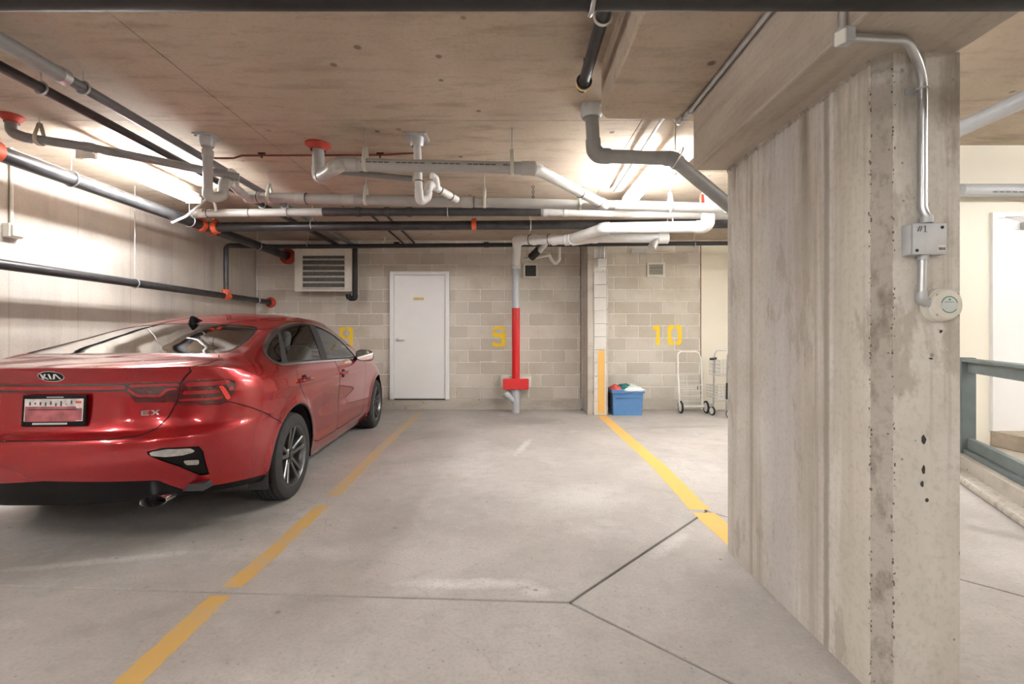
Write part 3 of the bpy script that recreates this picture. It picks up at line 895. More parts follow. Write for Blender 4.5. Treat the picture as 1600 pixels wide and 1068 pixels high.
def flange(root, p, r, mat, square=False, r2=None):
    p = Vector(p)
    if square:
        o = obj('ceiling_plate', MB().box(p.x - r, p.x + r, p.y - r, p.y + r, p.z - .012, p.z), mat, root, 0)
        b = MB()
        for i in (-1, 1):
            for j in (-1, 1):
                b.lathe([(0, .009), (.01, .009), (.013, 0)], (p.x + i * r * .75, p.y + j * r * .75, p.z - .012), (0, 0, -1), 8)
        obj('plate_bolts', b, 'galvanised', o)['kind'] = 'stuff'
        obj('collar', MB().lathe([(0, r2 * 1.5), (.05, r2 * 1.45), (.07, r2 * 1.2)], (p.x, p.y, p.z - .012), (0, 0, -1), 20), 'galvanised_dull', o)
    else:
        obj('ceiling_flange', MB().lathe([(0, r), (.012, r), (.04, r * .62), (.055, r * .6)], p, (0, 0, -1), 24), mat, root)

# -- sprinkler main along the left side with its cross main
XM, ZM, YC = -3.65, 2.52, 5.57
t = thing('sprinkler_main', 'black steel sprinkler main below the left strip light with orange couplings', 'pipe', (0, 0, 0))
run(t, [(XM, -6, ZM - .01), (XM, 7.62, ZM)], .058, 'black_steel', n=20)
obj('tee_branch', MB().cyl((XM, YC, ZM), (XM + .12, YC, ZM), .066, 18), 'black_steel', t)
for (p, d) in (((XM, 3.27, ZM), (0, 1, 0)), ((XM, YC - .10, ZM), (0, 1, 0)), ((XM, YC + .10, ZM), (0, 1, 0)), ((XM + .12, YC, ZM), (1, 0, 0))):
    sleeve(t, p, d, .075, .06, 'orange_coupling')
    a = Vector(d)
    obj('coupling_bolt', MB().cyl(Vector(p) + Vector((0, 0, .08)) - a * .0 + Vector((a.y, a.x, 0)) * .05, Vector(p) + Vector((0, 0, .08)) - Vector((a.y, a.x, 0)) * .05, .011, 8), 'orange_coupling', t)
obj('wall_flange', MB().lathe([(0, .13), (.02, .13), (.06, .075), (.09, .07)], (XM, 7.63, ZM), (0, -1, 0), 24), 'red_primer', t)
clevis(t, (XM, 3.86, ZM), .06, (0, 1, 0), CEIL)
clevis(t, (XM, 5.28, ZM), .06, (0, 1, 0), CEIL)
clevis(t, (XM, 6.7, ZM), .06, (0, 1, 0), CEIL)
t = thing('sprinkler_cross_main', 'black steel pipe crossing the bays in front of the louvred heater', 'pipe', (0, 0, 0))
run(t, [(XM + .13, YC, ZM), (4.18, YC, ZM + .05)], .056, 'black_steel', n=20)
pc = P(741, 350, YC)
sleeve(t, (pc.x, YC, 2.553), (1, 0, 0), .07, .055, 'orange_coupling')
for px in (488, 829):
    x = (px - VPX) * YC / FPX
    clevis(t, (x, YC, 2.545), .058, (1, 0, 0), CEIL, 'strap_cream')

# -- lower sprinkler line on the left wall, riser and thin cross line
t = thing('sprinkler_branch_line', 'thin black pipe low on the left concrete wall with red end flange', 'pipe', (0, 0, 0))
XB, ZB, YB = -3.93, 1.765, 6.42
run(t, [(XB, -6, ZB), (XB, 7.62, ZB)], .041, 'black_steel', n=18)
obj('wall_flange', MB().lathe([(0, .085), (.02, .085), (.05, .055), (.07, .05)], (XB, 7.63, ZB), (0, -1, 0), 20), 'red_primer', t)
obj('riser_tee', MB().cyl((XB, YB, ZB), (XB, YB, ZB + .09), .05, 16).cyl((XB, YB - .06, ZB), (XB, YB + .06, ZB), .05, 16), 'orange_coupling', t)
run(t, [(XB, YB, ZB), (XB, YB, 2.47), (XB + .12, YB + .1, 2.48)], .032, 'black_steel')
clevis(t, (XB, 4.86, ZB), .043, (0, 1, 0), CEIL)
clevis(t, (XB, 7.2, ZB), .043, (0, 1, 0), CEIL)
t = thing('thin_cross_pipe', 'thin black pipe running just under the ceiling along the block wall', 'pipe', (0, 0, 0))
YE, ZE = 6.9, 2.57
run(t, [(XB + .12, YB + .1, 2.48), (XB + .45, YE, ZE - .03), (4.15, YE, ZE + .03)], .032, 'black_iron', .12)
for px in (481, 1085):
    x = (px - VPX) * YE / FPX
    clevis(t, (x, YE, ZE), .033, (1, 0, 0), CEIL)
for px in (620, 760):
    sleeve(t, ((px - VPX) * YE / FPX, YE, ZE), (1, 0, 0), .042, .07, 'black_iron')
obj('sprinkler_head', MB().cyl(P(601, 381, YE), P(601, 372, YE), .012, 10).lathe([(0, .03), (.004, .03), (.006, .012), (.03, .01)], P(601, 371, YE), (0, 0, -1), 12), 'strap_cream', t)

# -- pair of pipes along the ceiling over the car
for (x, lab) in ((-2.53, 'right one of two slim grey pipes running along the ceiling over the car'), (-2.78, 'left one of two slim dark pipes running along the ceiling over the car')):
    t = thing('ceiling_pipe', lab, 'pipe', (0, 0, 0), group='slim pipes along the ceiling over the car')
    run(t, [(x, -6, 2.68), (x, 7.62, 2.68)], .030, 'pvc_slate' if x > -2.6 else 'black_steel')
    for y in (2.75, 5.2):
        clevis(t, (x, y, 2.68), .032, (0, 1, 0), CEIL)
    if x > -2.6:
        sleeve(t, (x, 2.62, 2.68), (0, 1, 0), .045, .05, 'galvanised')
        run(t, [(x + .005, -6, 2.675), (x + .005, 2.6, 2.675)], .04, 'pvc_dark_grey')
# a few slim lines near the back
for (px, lab) in ((612, 'left slim dark line near the back wall ceiling'), (632, 'right slim dark line near the back wall ceiling')):
    p = P(px, 383, 6.9)
    t = thing('ceiling_line', lab, 'pipe', (0, 0, 0), group='slim lines near the back wall')
    run(t, [(p.x, 5.75, 2.74), (p.x, 7.62, 2.74)], .014, 'black_iron', n=8)
    clevis(t, (p.x, 6.6, 2.74), .016, (0, 1, 0), CEIL)

# -- grey drain pipe sloping from the left to the first trap
t = thing('sloping_drain', 'grey plastic drain sloping from the left wall ceiling to the trap', 'pipe', (0, 0, 0))
q0 = P(18, 180, 3.31); q0.z = CEIL
run(t, [q0, (q0.x, q0.y, 2.66), P(40, 215, 3.32), P(140, 230, 3.42), P(374, 277, 3.86)], .032, 'pvc_dark_grey', .06, 'pvc_dark_grey')
flange(t, q0, .07, 'red_primer')
hang(t, P(62, 219, 3.34), .034, 0)

# -- trap under the first ceiling plate
def plate_pt(px, py):
    d = (CEIL - CAM_H) * FPX / (VPY - py)
    return P(px, py, d)
t = thing('drain_trap', 'grey plastic drain trap hanging from the ceiling left of the red flange', 'drain trap', (0, 0, 0))
q = plate_pt(324, 213); D1 = q.y
flange(t, q, .075, 'galvanised_dull', True, .036)
run(t, [q, P(325, 308, D1), P(337, 308, D1 + .05), P(348, 306, D1 + .1), P(350, 284, D1 + .12), P(358, 284, D1 + .22), P(374, 299, D1 + .45), P(388, 309, 4.36)], .035, 'pvc_grey', .055, 'pvc_fitting')
sleeve(t, P(324.5, 240, D1), (0, 0, 1), .042, .05, 'pvc_fitting')
run(t, [P(360, 268, D1 + .2), P(367, 272, D1 + .25), P(368, 290, D1 + .3)], .03, 'pvc_fitting', .04)

# -- long upper drain with its red ceiling flange
t = thing('upper_drain', 'grey plastic drain pipe hung highest, from the red flange to a white diagonal', 'pipe', (0, 0, 0))
q = plate_pt(497, 225)
DA = 3.50
flange(t, q, .10, 'red_primer')
run(t, [q, P(498, 277, q.y), P(524, 261, DA - .06), P(534, 256, DA)], .047, 'pvc_grey', .07, 'pvc_fitting')
a, b = P(534, 256.5, DA), P(830, 263, DA)
run(t, [a, b], .046, 'pvc_grey', n=20)
sleeve(t, a.lerp(b, .03), b - a, .053, .16, 'pvc_fitting')
sleeve(t, a.lerp(b, .985), b - a, .054, .10, 'pvc_fitting')
end = P(944, 320, 4.36)
run(t, [b, P(838, 264, DA + .03), end], .045, 'pvc_white', .07, 'pvc_white')
for f in (.60, .90):
    line_band(t, P(838, 264, DA + .03).lerp(end, f), end - b, .049)
sleeve(t, P(838, 264, DA + .03).lerp(end, .97), end - b, .051, .09, 'pvc_white')
pr_ = MB()
for k in range(26):
    f = .12 + k * .031
    if k % 6 == 5:
        continue
    c = a.lerp(b, f)
    pr_.box(c.x - .018, c.x + .018, c.y - .0466, c.y - .045, c.z + .002, c.z + .009)
obj('pipe_print', pr_, 'print_dark', t, 0)['kind'] = 'stuff'
for px in (571, 800):
    c = a.lerp(b, (px - 534) / 296)
    hang(t, c, .046, 0)
run(t, [P(531, 268, DA + .25), P(645, 279.5, DA + .3)], .024, 'pvc_dark_grey', name='side_pipe')

# -- lower long drain
t = thing('lower_drain', 'long grey plastic drain hung below the first, turning white towards the column', 'pipe', (0, 0, 0))
DBp = 4.40
a, b, c2 = P(384, 308, DBp), P(960, 321, DBp), P(1150, 326, DBp)
run(t, [a, b], .046, 'pvc_grey', n=20)
run(t, [b, c2, c2 + Vector((.8, 0, -.01))], .047, 'pvc_white', n=20)
for f, w in ((.02, .14), (.15, .10), (.28, .11), (.60, .1)):
    sleeve(t, a.lerp(b, f), b - a, .053, w, 'pvc_fitting')
for f in (.035, .165, .62):
    line_band(t, a.lerp(b, f), b - a, .0545)
for px in (421, 572, 757, 905):
    hang(t, a.lerp(b, (px - 384) / 576), .046, 0)
hang(t, b.lerp(c2, .46), .047, 0, mat='white_paint')
obj('cleanout', MB().cyl(P(1106, 324, DBp), P(1106, 309, DBp), .035, 16), 'pvc_white', t)
obj('cleanout_clip', MB().box(*(lambda p: (p.x - .07, p.x - .045, p.y - .02, p.y + .02, p.z - .05, p.z + .03))(P(1106, 309, DBp))), 'red_primer', t, 0)

# -- second trap
t = thing('drain_trap', 'whitish plastic drain trap with a U bend in front of the upper drain', 'drain trap', (0, 0, 0))
q = plate_pt(651, 212); D3 = q.y + .01
q = Vector((q.x, D3, CEIL))
flange(t, q, .085, 'galvanised_dull', True, .036)
run(t, [q, P(655, 312, D3), P(660, 313, D3 + .10), P(668, 308, D3 + .2), P(670, 288, D3 + .22), P(676, 290, D3 + .35), P(714, 312, D3 + .62)], .031, 'pvc_white', .05, 'pvc_white')
run(t, [P(674, 274, D3 + .3), P(681, 277, D3 + .33), P(683, 295, D3 + .37)], .028, 'pvc_white', .04)
for f in (.3, .75):
    line_band(t, P(676, 290, D3 + .35).lerp(P(714, 312, D3 + .62), f), Vector((.2, .27, -.07)), .036)
line_band(t, P(655, 283, D3), (0, 0, 1), .036)

# -- grey/black pipe between the drains and the cross main
t = thing('mixed_cross_pipe', 'pipe just above the cross main, grey at both ends and black between', 'pipe', (0, 0, 0))
DC = 5.2
pa, pb, pcx, pd = P(312, 333, DC), P(505, 331, DC), P(845, 331, DC), P(1150, 337, DC)
run(t, [P(296, 345, DC + .35), P(303, 334, DC + .08), pa, pb], .044, 'pvc_grey', .08, 'pvc_fitting')
run(t, [pb, pcx], .047, 'black_steel', n=18)
run(t, [pcx, pd, pd + Vector((.6, 0, 0))], .043, 'pvc_grey', n=18)
for px in (325, 390):
    line_band(t, pa.lerp(pb, (px - 312) / 193), (1, 0, 0), .049)
for px in (560, 605, 640, 852, 884):
    p = P(px, 331, DC)
    sleeve(t, p, (1, 0, 0), .054, .05, 'black_steel' if px < 845 else 'galvanised_dull', 'clamp')
for px in (450, 700, 1000):
    clevis(t, P(px, 331.5, DC), .046, (1, 0, 0), CEIL)
# loose chain on the ceiling and a flexible conduit over the main
t = thing('hanging_chain', 'short dark chain hanging from the ceiling over the lower drain', 'chain', (0, 0, 0))
pc = plate_pt(833, 289)
for k in range(6):
    obj('chain_link', MB().ring((pc.x, pc.y, CEIL - .02 - k * .026), (1, 0, 0) if k % 2 else (0, 1, 0), .013, .0035, 12, 6), 'black_iron', t)
t = thing('flexible_conduit', 'grey flexible conduit looping over the end of the sprinkler main', 'conduit', (0, 0, 0))
run(t, [P(268, 348, 5.0), P(290, 338, 5.05), P(310, 322, 5.05), P(325, 309, 5.05), P(335, 316, 5.1), P(338, 330, 5.1)], .014, 'galvanised_dull', .06, n=8)
# thin copper line with clips
t = thing('copper_line', 'thin copper brown line clipped to the ceiling between the flanges', 'pipe', (0, 0, 0))
run(t, [P(333, 247, 3.98), P(365, 247, 3.98), P(378, 243, 3.98), P(600, 242, 3.98), P(648, 239, 3.98)], .0085, 'copper_brown', .02, n=8)
for px in (409, 594):
    p = P(px, 243, 3.98)
    obj('clip', MB().box(p.x - .006, p.x + .006, p.y - .006, p.y + .006, p.z - .02, CEIL).box(p.x - .03, p.x + .03, p.y - .008, p.y + .008, CEIL - .012, CEIL), 'black_iron', t, 0)

# -- grey drain at the drop panel, bending behind the beam
t = thing('grey_drain_elbow', 'grey plastic drain dropping from a ceiling plate and bending behind the beam', 'pipe', (0, 0, 0))
q = plate_pt(924, 166)
D4 = q.y
flange(t, q, .07, 'galvanised_dull', True, .05)
r4 = [q, P(928, 243, D4), P(1052, 248, D4 + .02), P(1145, 326, D4 + .25), P(1175, 352, D4 + .3)]
run(t, r4, .046, 'pvc_dark_grey', .09, 'pvc_dark_grey', n=20)
sleeve(t, P(924.5, 178, D4), (0, 0, 1), .058, .06, 'pvc_dark_grey')
obj('hanger_ring', MB().ring(P(1058, 247, D4 + .03), (1, 0, -.5), .075, .005), 'galvanised', t)
obj('hanger_rod', MB().cyl(P(1055, 235, D4 + .03), Vector((P(1055, 235, D4 + .03).x, D4 + .03, CEIL)), .005, 6), 'galvanised', t)

# -- white waste stack falling to the red guarded pipe
t = thing('waste_stack', 'white waste pipe dropping down the block wall into a red painted length', 'pipe', (0, 0, 0))
DW = 7.34
run(t, [P(1106, 300, 5.02), P(1106, 354, 5.02), P(945, 356, 5.35), P(890, 374, 5.8), P(808, 375, 6.2), P(806, 412, DW), P(806, 424, DW)], .062, 'pvc_white', .09, 'pvc_white', n=20)
for px, d in ((886, 5.82), (866, 5.92), (835, 6.07)):
    sleeve(t, P(px, 374.4, d), Vector((1, -.5, 0)), .072, .05, 'pvc_white')
for px in (858, 828):
    line_band(t, P(px, 374.6, 5.955 if px == 858 else 6.1), Vector((1, -.5, 0)), .074)
run(t, [P(806, 418, DW), P(806, 484, DW)], .060, 'pvc_blue_grey', n=20)
sleeve(t, P(806, 424, DW), (0, 0, 1), .07, .10, 'pvc_blue_grey')
sleeve(t, P(806, 440, DW), (0, 0, 1), .064, .05, 'pvc_blue_grey')
run(t, [P(806, 481, DW), P(806, 594, DW)], .0635, 'red_gloss', n=20, name='red_pipe')
run(t, [P(806, 600, DW), (P(806, 600, DW).x, DW, 0.0)], .056, 'pvc_blue_grey', n=20)
run(t, [P(806, 628, DW), P(791, 614, DW)], .052, 'pvc_blue_grey', n=18, name='wye_branch')
sleeve(t, P(792, 615, DW), P(791, 614, DW) - P(806, 628, DW), .062, .07, 'pvc_blue_grey')
sleeve(t, P(806, 612, DW), (0, 0, 1), .068, .14, 'pvc_blue_grey')
run(t, [P(893, 377, 5.85), P(930, 372, 5.8), P(1044, 372, 5.75)], .056, 'pvc_white', .1, 'pvc_white', name='side_branch', n=18)
sleeve(t, P(1036, 372, 5.75), (1, 0, 0), .066, .12, 'pvc_white')
obj('side_outlet', MB().cyl(P(1025, 375, 5.75), P(1018, 387, 5.72), .05, 16), 'pvc_fitting', t)
obj('hanger_loop', MB().ring(P(1047, 345, 5.28), (1, 0, .1), .085, .008), 'white_paint', t)
obj('hanger_rod', MB().cyl(P(1047, 336, 5.28), Vector((P(1047, 336, 5.28).x, 5.28, CEIL)), .005, 6), 'galvanised', t)
obj('strap', MB().bar(P(829, 330, 6.05), P(827, 372, 6.12), .03, .012), 'strap_cream', t, 0)
# guard block: red angle in front, timber behind
gx, gz = P(806, 599, DW).x, P(806, 599, DW).z
gb = thing('pipe_guard', 'red painted guard block on the waste pipe above the floor', 'pipe guard', (gx, DW, gz))
obj('guard_face', MB().box(-.20, .20, -.10, -.065, -.085, .085), 'red_gloss', gb, 0, .006)
obj('guard_backing', MB().box(-.245, .245, .065, .28, -.06, .115), 'warm_white_paint', gb, 0, .006)
for s in (-1, 1):
    obj('side_plate', MB().box(s * .165 - .02, s * .165 + .02, -.065, .065, -.08, .08), 'red_gloss', gb, 0)
# small pipework under the stack
t = thing('small_trap', 'small grey trap and black fitting under the white waste pipe', 'drain trap', (0, 0, 0))
run(t, [P(820, 404, 7.2), P(838, 402, 7.1), P(858, 398, 7.0), P(862, 406, 7.0), P(868, 412, 7.0), P(874, 406, 7.0), P(874, 384, 7.0), P(874, 378, 6.9)], .022, 'pvc_white', .03, 'pvc_white', n=10)
obj('rubber_fitting', MB().cyl(P(830, 402, 7.12), P(842, 390, 7.0), .06, 14), 'black_iron', t)
run(t, [P(843, 392, 7.0), P(856, 376, 6.7)], .04, 'pvc_white', n=12)

# -- black pipes near the camera
t = thing('near_black_pipe', 'black steel pipe across the very top of the view', 'pipe', (0, 0, 0))
run(t, [(XL + .02, 1.13, 2.068), (XR - 2, 1.13, 2.068)], .056, 'black_iron', n=24)
for x in (-2.4, .2):
    clevis(t, (x, 1.13, 2.068), .057, (1, 0, 0), CEIL, 'galvanised')
for (px, w) in ((1308, 4), (1316, 3)):
    c = P(px, 0, 1.08)
    obj('white_mark', MB().obox((c.x, 1.13 - .048, 2.068 - .03), (1, 0, 0), (0, .53, -.85), (0, .85, .53), w / 1340, .006, .003), 'white_paint', t, 0)
t = thing('stub_pipe', 'short dark pipe along the ceiling beside the drop panel, ending in a brass ring', 'pipe', (0, 0, 0))
run(t, [(.42, -3, 2.655), (.42, 2.70, 2.655)], .031, 'black_steel', n=18)
obj('end_ring', MB().ring((.42, 2.66, 2.655), (0, 1, 0), .037, .006), 'sign_yellow', t)
clevis(t, (.42, 2.1, 2.655), .033, (0, 1, 0), CEIL, 'strap_cream')
clevis(t, (.42, 2.63, 2.655), .033, (0, 1, 0), CEIL, 'black_iron')

# -- right-hand aisle pipes
t = thing('aisle_pipe', 'pale grey pipe across the cream wall above the white door', 'pipe', (0, 0, 0))
z = P(1550, 297, DR - .12).z
run(t, [(4.2, DR - .12, z), (XR, DR - .12, z)], .058, 'pvc_blue_grey', n=20)
pm = MB()
for k in range(14):
    pm.box(4.45 + k * .06, 4.49 + k * .06, DR - .179, DR - .174, z - .036, z - .03)
obj('pipe_print', pm, 'print_dark', t, 0)['kind'] = 'stuff'
hang(t, (6.2, DR - .12, z), .058, 0, ZR)
t = thing('aisle_overhead_pipe', 'grey pipe overhead running towards the camera right of the column', 'pipe', (0, 0, 0))
run(t, [(3.45, -6, 2.80), (3.45, DR, 2.80)], .058, 'pvc_blue_grey', n=20)
hang(t, (3.45, 1.5, 2.80), .058, 0, ZR, ax=(0, 1, 0))

# ================================================================== CONDUITS
t = thing('beam_conduit', 'thin steel conduit running along the side of the beam to the strip light', 'conduit', (0, 0, 0))
run(t, [(1.022, -3, 2.487), (1.022, 2.66, 2.487)], .012, 'galvanised', n=10)
run(t, [(1.022, 2.66, 2.487), (1.022, 2.80, 2.49), (1.06, 3.1, 2.72), (1.10, 4.9, 2.74)], .012, 'galvanised', .08, n=10)
sleeve(t, (1.022, 2.66, 2.487), (0, 1, 0), .016, .05, 'galvanised_dull')
obj('strap', MB().box(1.0, 1.036, 2.72, 2.74, 2.47, 2.51), 'galvanised', t, 0)

t = thing('column_conduit', 'galvanised conduit bending from the beam down the column face to a box', 'conduit', (0, 0, 0))
yb = 1.43
xj, zj = 1.035, 2.128
obj('conduit_body', MB().box(xj - .03, xj + .02, yb - .02, yb + .02, zj - .02, zj + .03), 'galvanised_dull', t, 0, .008)
obj('body_cover', MB().obox((xj - .032, yb - .022, zj - .012), Vector((1, .5, .3)).normalized(), Vector((-.5, 1, 0)).normalized(), (0, 0, 1), .006, .016, .022), 'warm_white_paint', t, 0, .004)
run(t, [(xj - .012, yb, zj + .02), (xj - .012, yb, 2.46)], .012, 'galvanised', n=12)
xc, yc = 1.352, CY0 - .018
run(t, [(xj + .01, yb, zj + .002), (1.235, yb + .01, 2.128), (xc, yc, 2.07), (xc, yc, 1.62), (xc + .012, yc - .012, 1.585)], .0125, 'galvanised', .09, n=14)
obj('conduit_strap', MB().ring((xc, yc, 2.02), (0, 0, 1), .015, .003).box(xc - .045, xc - .012, CY0 - .004, CY0, 2.008, 2.03), 'galvanised_dull', t)
run(t, [(xc, yc, 1.49), (xc - .004, yc, 1.34)], .011, 'galvanised', n=14, name='lower_conduit')
obj('connector', MB().cyl((xc + .005, yc - .008, 1.578), (xc + .005, yc - .008, 1.60), .018, 12), 'galvanised_dull', t)
obj('connector', MB().cyl((xc, yc, 1.475), (xc, yc, 1.46), .016, 12), 'galvanised_dull', t)
obj('elbow_body', MB().tube(fillet([(xc - .004, yc, 1.355), (xc - .004, yc, 1.33), (xc + .035, yc, 1.305), (xc + .06, yc, 1.30)], .012), .0155, 12), 'galvanised_dull', t)

jb = thing('junction_box', 'grey metal junction box marked #1 on the column', 'junction box', (1.352, CY0, 1.524))
obj('box_body', MB().box(-.056, .058, -.034, 0, -.050, .05), 'galvanised_dull', jb, 0, .003)
obj('box_cover', MB().box(-.050, .06, -.038, -.034, -.050, .052), 'galvanised_dull', jb, 0, .002)
pm = MB()
def stroke(m, a, b, w=.0022, y=-.0386):
    m.bar((a[0], y, a[1]), (b[0], y, b[1]), w, .001)
for s in (0, .007):
    stroke(pm, (-.034 + s, .024), (-.028 + s, .042))
    stroke(pm, (-.037, .029 + s), (-.021, .032 + s))
stroke(pm, (-.010, .023), (-.010, .043)); stroke(pm, (-.010, .043), (-.014, .039)); stroke(pm, (-.015, .023), (-.005, .023))
obj('marker_lettering', pm, 'print_dark', jb, 0)
for x, z in ((.045, .038), (-.037, -.037)):
    sc = MB().lathe([(0, .005), (.002, .005), (.003, 0)], (x, -.038, z), (0, -1, 0), 10)
    obj('cover_screw', sc, 'black_iron', jb)
st = obj('sticker', MB().box(.03, .057, -.0388, -.038, -.04, -.02), 'warm_white_paint', jb, 0)
bc = MB()
for k in range(7):
    bc.box(.033 + k * .0032, .0345 + k * .0032 + (k % 2) * .0006, -.0392, -.0388, -.036, -.027)
obj('sticker_print', bc, 'print_dark', st, 0)

sn = thing('gas_sensor', 'round cream sensor with a green printed label at the column edge', 'sensor', (1.412, CY0 - .008, 1.312)); sn.scale = (1.06, .62, 1.06)
def disc(r0, r1, y0, y1, n=36):
    return MB().lathe([(0, 0), (0, r0), (y1 - y0, r1), (y1 - y0, 0)], (0, -y0, 0), (0, -1, 0), n)
obj('sensor_base', disc(.052, .050, -.012, .025), 'off_white_plastic', sn)
obj('sensor_cap', MB().lathe([(0, 0), (0, .049), (.02, .047), (.026, .042), (.026, 0)], (.004, -.025, 0), (0, -1, 0), 36), 'off_white_plastic', sn)
obj('sensor_face', disc(.026, .026, .051, .0525).add([], []), 'sensor_grey', sn).location = (.006, 0, 0)
ar = MB()
for (t0, t1) in ((.25, 2.9), (3.7, 5.7)):
    pts = [(.006 + .0245 * math.cos(t0 + (t1 - t0) * k / 14), -.0532, .0245 * math.sin(t0 + (t1 - t0) * k / 14)) for k in range(15)]
    ar.tube(pts, .0013, 5)
ar.box(.004, .009, -.0536, -.0526, .013, .018)
for k in range(6):
    ar.box(-.008 + k * .0048, -.0045 + k * .0048, -.0534, -.0526, .007, .0086)
obj('sensor_print', ar, 'green_print', sn)
for a in (.8, 2.4, 3.9, 5.5):
    obj('sensor_screw', MB().lathe([(0, .004), (.002, .003), (.0025, 0)], (.004 + .0445 * math.cos(a), -.047, .0445 * math.sin(a)), (0, -1, 0), 8), 'brown_step', sn)

# left wall conduit with socket box
t = thing('wall_conduit', 'pale conduit and outlet box on the left wall under the ceiling', 'conduit', (0, 0, 0))
yl = FPX * (4.16) / (VPX - 19)
run(t, [(XL + .015, yl, CEIL), (XL + .015, yl, 2.14)], .013, 'warm_white_paint', n=10)
obj('outlet_box', MB().box(XL, XL + .06, yl - .06, yl + .06, 2.03, 2.145), 'warm_white_paint', t, 0, .006)
obj('outlet_cover', MB().box(XL + .06, XL + .085, yl - .05, yl + .05, 2.04, 2.135), 'off_white_plastic', t, 0, .008)

# ================================================================== THINGS ON THE BACK WALL
vx0, vx1, vz0, vz1 = P(460, 0, 7.35).x, P(550, 0, 7.35).x, P(0, 455, 7.35).z, P(0, 386, 7.35).z
vd = 7.35
he = thing('louvred_heater', 'cream louvred wall heater hung high on the block wall', 'heater', ((vx0 + vx1) / 2, vd, vz0))
hw, hh = (vx1 - vx0) / 2, vz1 - vz0
obj('casing', MB().box(-hw + .02, hw - .02, .03, DB - vd, .02, hh - .01), 'coil_grey', he, 0)
f = MB()
fw = .12
f.box(-hw, -hw + fw, 0, .06, 0, hh).box(hw - fw, hw, 0, .06, 0, hh).box(-hw + fw, hw - fw, 0, .06, 0, .035).box(-hw + fw, hw - fw, 0, .06, hh - .13, hh)
obj('front_frame', f, 'louver_paint', he, 0, .004)
for s in (-1, 1):
    obj('side_panel', MB().box(s * hw - (.012 if s > 0 else 0), s * hw + (0 if s > 0 else .012), .06, DB - vd, 0, hh), 'louver_paint', he, 0)
for k in range(6):
    z = .05 + k * (hh - .19) / 5.6 + .02
    obj('louvre', MB().obox((0, .035, z), (1, 0, 0), Vector((0, .75, .66)), Vector((0, -.66, .75)), hw - fw + .004, .045, .003), 'louver_paint', he, 0)
t = thing('condensate_pipe', 'dark drain pipe running down the right side of the louvred heater', 'pipe', (0, 0, 0))
run(t, [P(555, 384, 7.36), P(555, 466, 7.36), P(545, 466, 7.36), P(544, 459, 7.36)], .038, 'black_iron', .04, 'black_iron', n=12)
obj('union', MB().cyl(P(544, 470, 7.36), P(544, 458, 7.36), .03, 12), 'galvanised_dull', t)

def vent(px0, px1, py0, py1, label, horizontal=True, dark='dark_void'):
    a, b = P(px0, py1, DB), P(px1, py0, DB)
    w, h = (b.x - a.x) / 2, b.z - a.z
    v = thing('wall_vent', label, 'vent', ((a.x + b.x) / 2, DB, a.z))
    e = .032
    obj('vent_frame', MB().prism([(-w, 0), (w, 0), (w, h), (-w, h)], (0, -.001, 0), (1, 0, 0), (0, 0, 1), (0, -1, 0), .004).box(-w, -w + e, -.022, 0, 0, h).box(w - e, w, -.022, 0, 0, h).box(-w + e, w - e, -.022, 0, 0, e).box(-w + e, w - e, -.022, 0, h - e, h), 'louver_paint', v, 0, .002)
    obj('vent_opening', MB().box(-w + e, w - e, -.007, -.005, e, h - e), dark, v, 0)
    n = 7
    for k in range(n):
        if horizontal:
            z = e + (k + .5) * (h - 2 * e) / n
            obj('slat', MB().obox((0, -.012, z), (1, 0, 0), Vector((0, .7, .7)), Vector((0, -.7, .7)), w - e, .008, .0015), 'louver_paint' if dark == 'coil_grey' else 'coil_grey', v, 0)
        else:
            z = e + (k + .5) * (h - 2 * e) / n
            obj('slat', MB().box(-w + e, w - e, -.010, -.008, z - .004, z + .004), 'coil_grey', v, 0)
    return v
vent(817.5, 840.5, 411.5, 434.5, 'small dark vent beside the white waste pipe', False)
vent(1010.5, 1038.5, 410, 432.5, 'small slatted vent above the number ten', True, 'coil_grey')
sw = thing('switch_box', 'small grey box high on the pier fed by two conduits', 'switch box', (P(939.5, 411, PY).x, PY - .016, P(0, 411, PY).z))
obj('box_body', MB().box(-.065, .065, -.07, 0, -.06, .06), 'pvc_white', sw, 0, .008)
for s in (-.03, .03):
    obj('conduit', MB().cyl((s, -.03, .06), (s, -.03, CEIL - sw.location.z), .011, 8), 'galvanised', sw)
t = tag(obj('cable_box', MB().box(P(987, 0, 7.55).x, P(1011, 0, 7.55).x, 7.55, DB, P(0, 395, 7.55).z, P(0, 387, 7.55).z), 'galvanised_dull', None, 0, .006), 'small grey cable box at the top of the block wall over number ten', 'cable box')

# ================================================================== BLUE BIN
bx0, bx1, by = P(957, 0, 7.05).x, P(1006, 0, 7.05).x, 7.05
bw = (bx1 - bx0) / 2
bn = thing('storage_bin', 'blue plastic storage bin full of cloths beside the pier', 'storage bin', ((bx0 + bx1) / 2, by, 0))
hB = .40
def frustum(m, w0, w1, d0, d1, z0, z1, cap0=True, cap1=False, cy=.2):
    vs = [(-w0, cy - d0, z0), (w0, cy - d0, z0), (w0, cy + d0, z0), (-w0, cy + d0, z0), (-w1, cy - d1, z1), (w1, cy - d1, z1), (w1, cy + d1, z1), (-w1, cy + d1, z1)]
    fs = [(i, (i + 1) % 4, 4 + (i + 1) % 4, 4 + i) for i in range(4)]
    if cap0: fs.append((3, 2, 1, 0))
    if cap1: fs.append((4, 5, 6, 7))
    return m.add(vs, fs)
o = obj('bin_body', frustum(MB(), bw * .90, bw * .985, .17, .20, 0, hB), 'bin_blue', bn, 0)
md = o.modifiers.new('thick', 'SOLIDIFY'); md.thickness = .006
md = o.modifiers.new('bevel', 'BEVEL'); md.width = .012; md.segments = 3
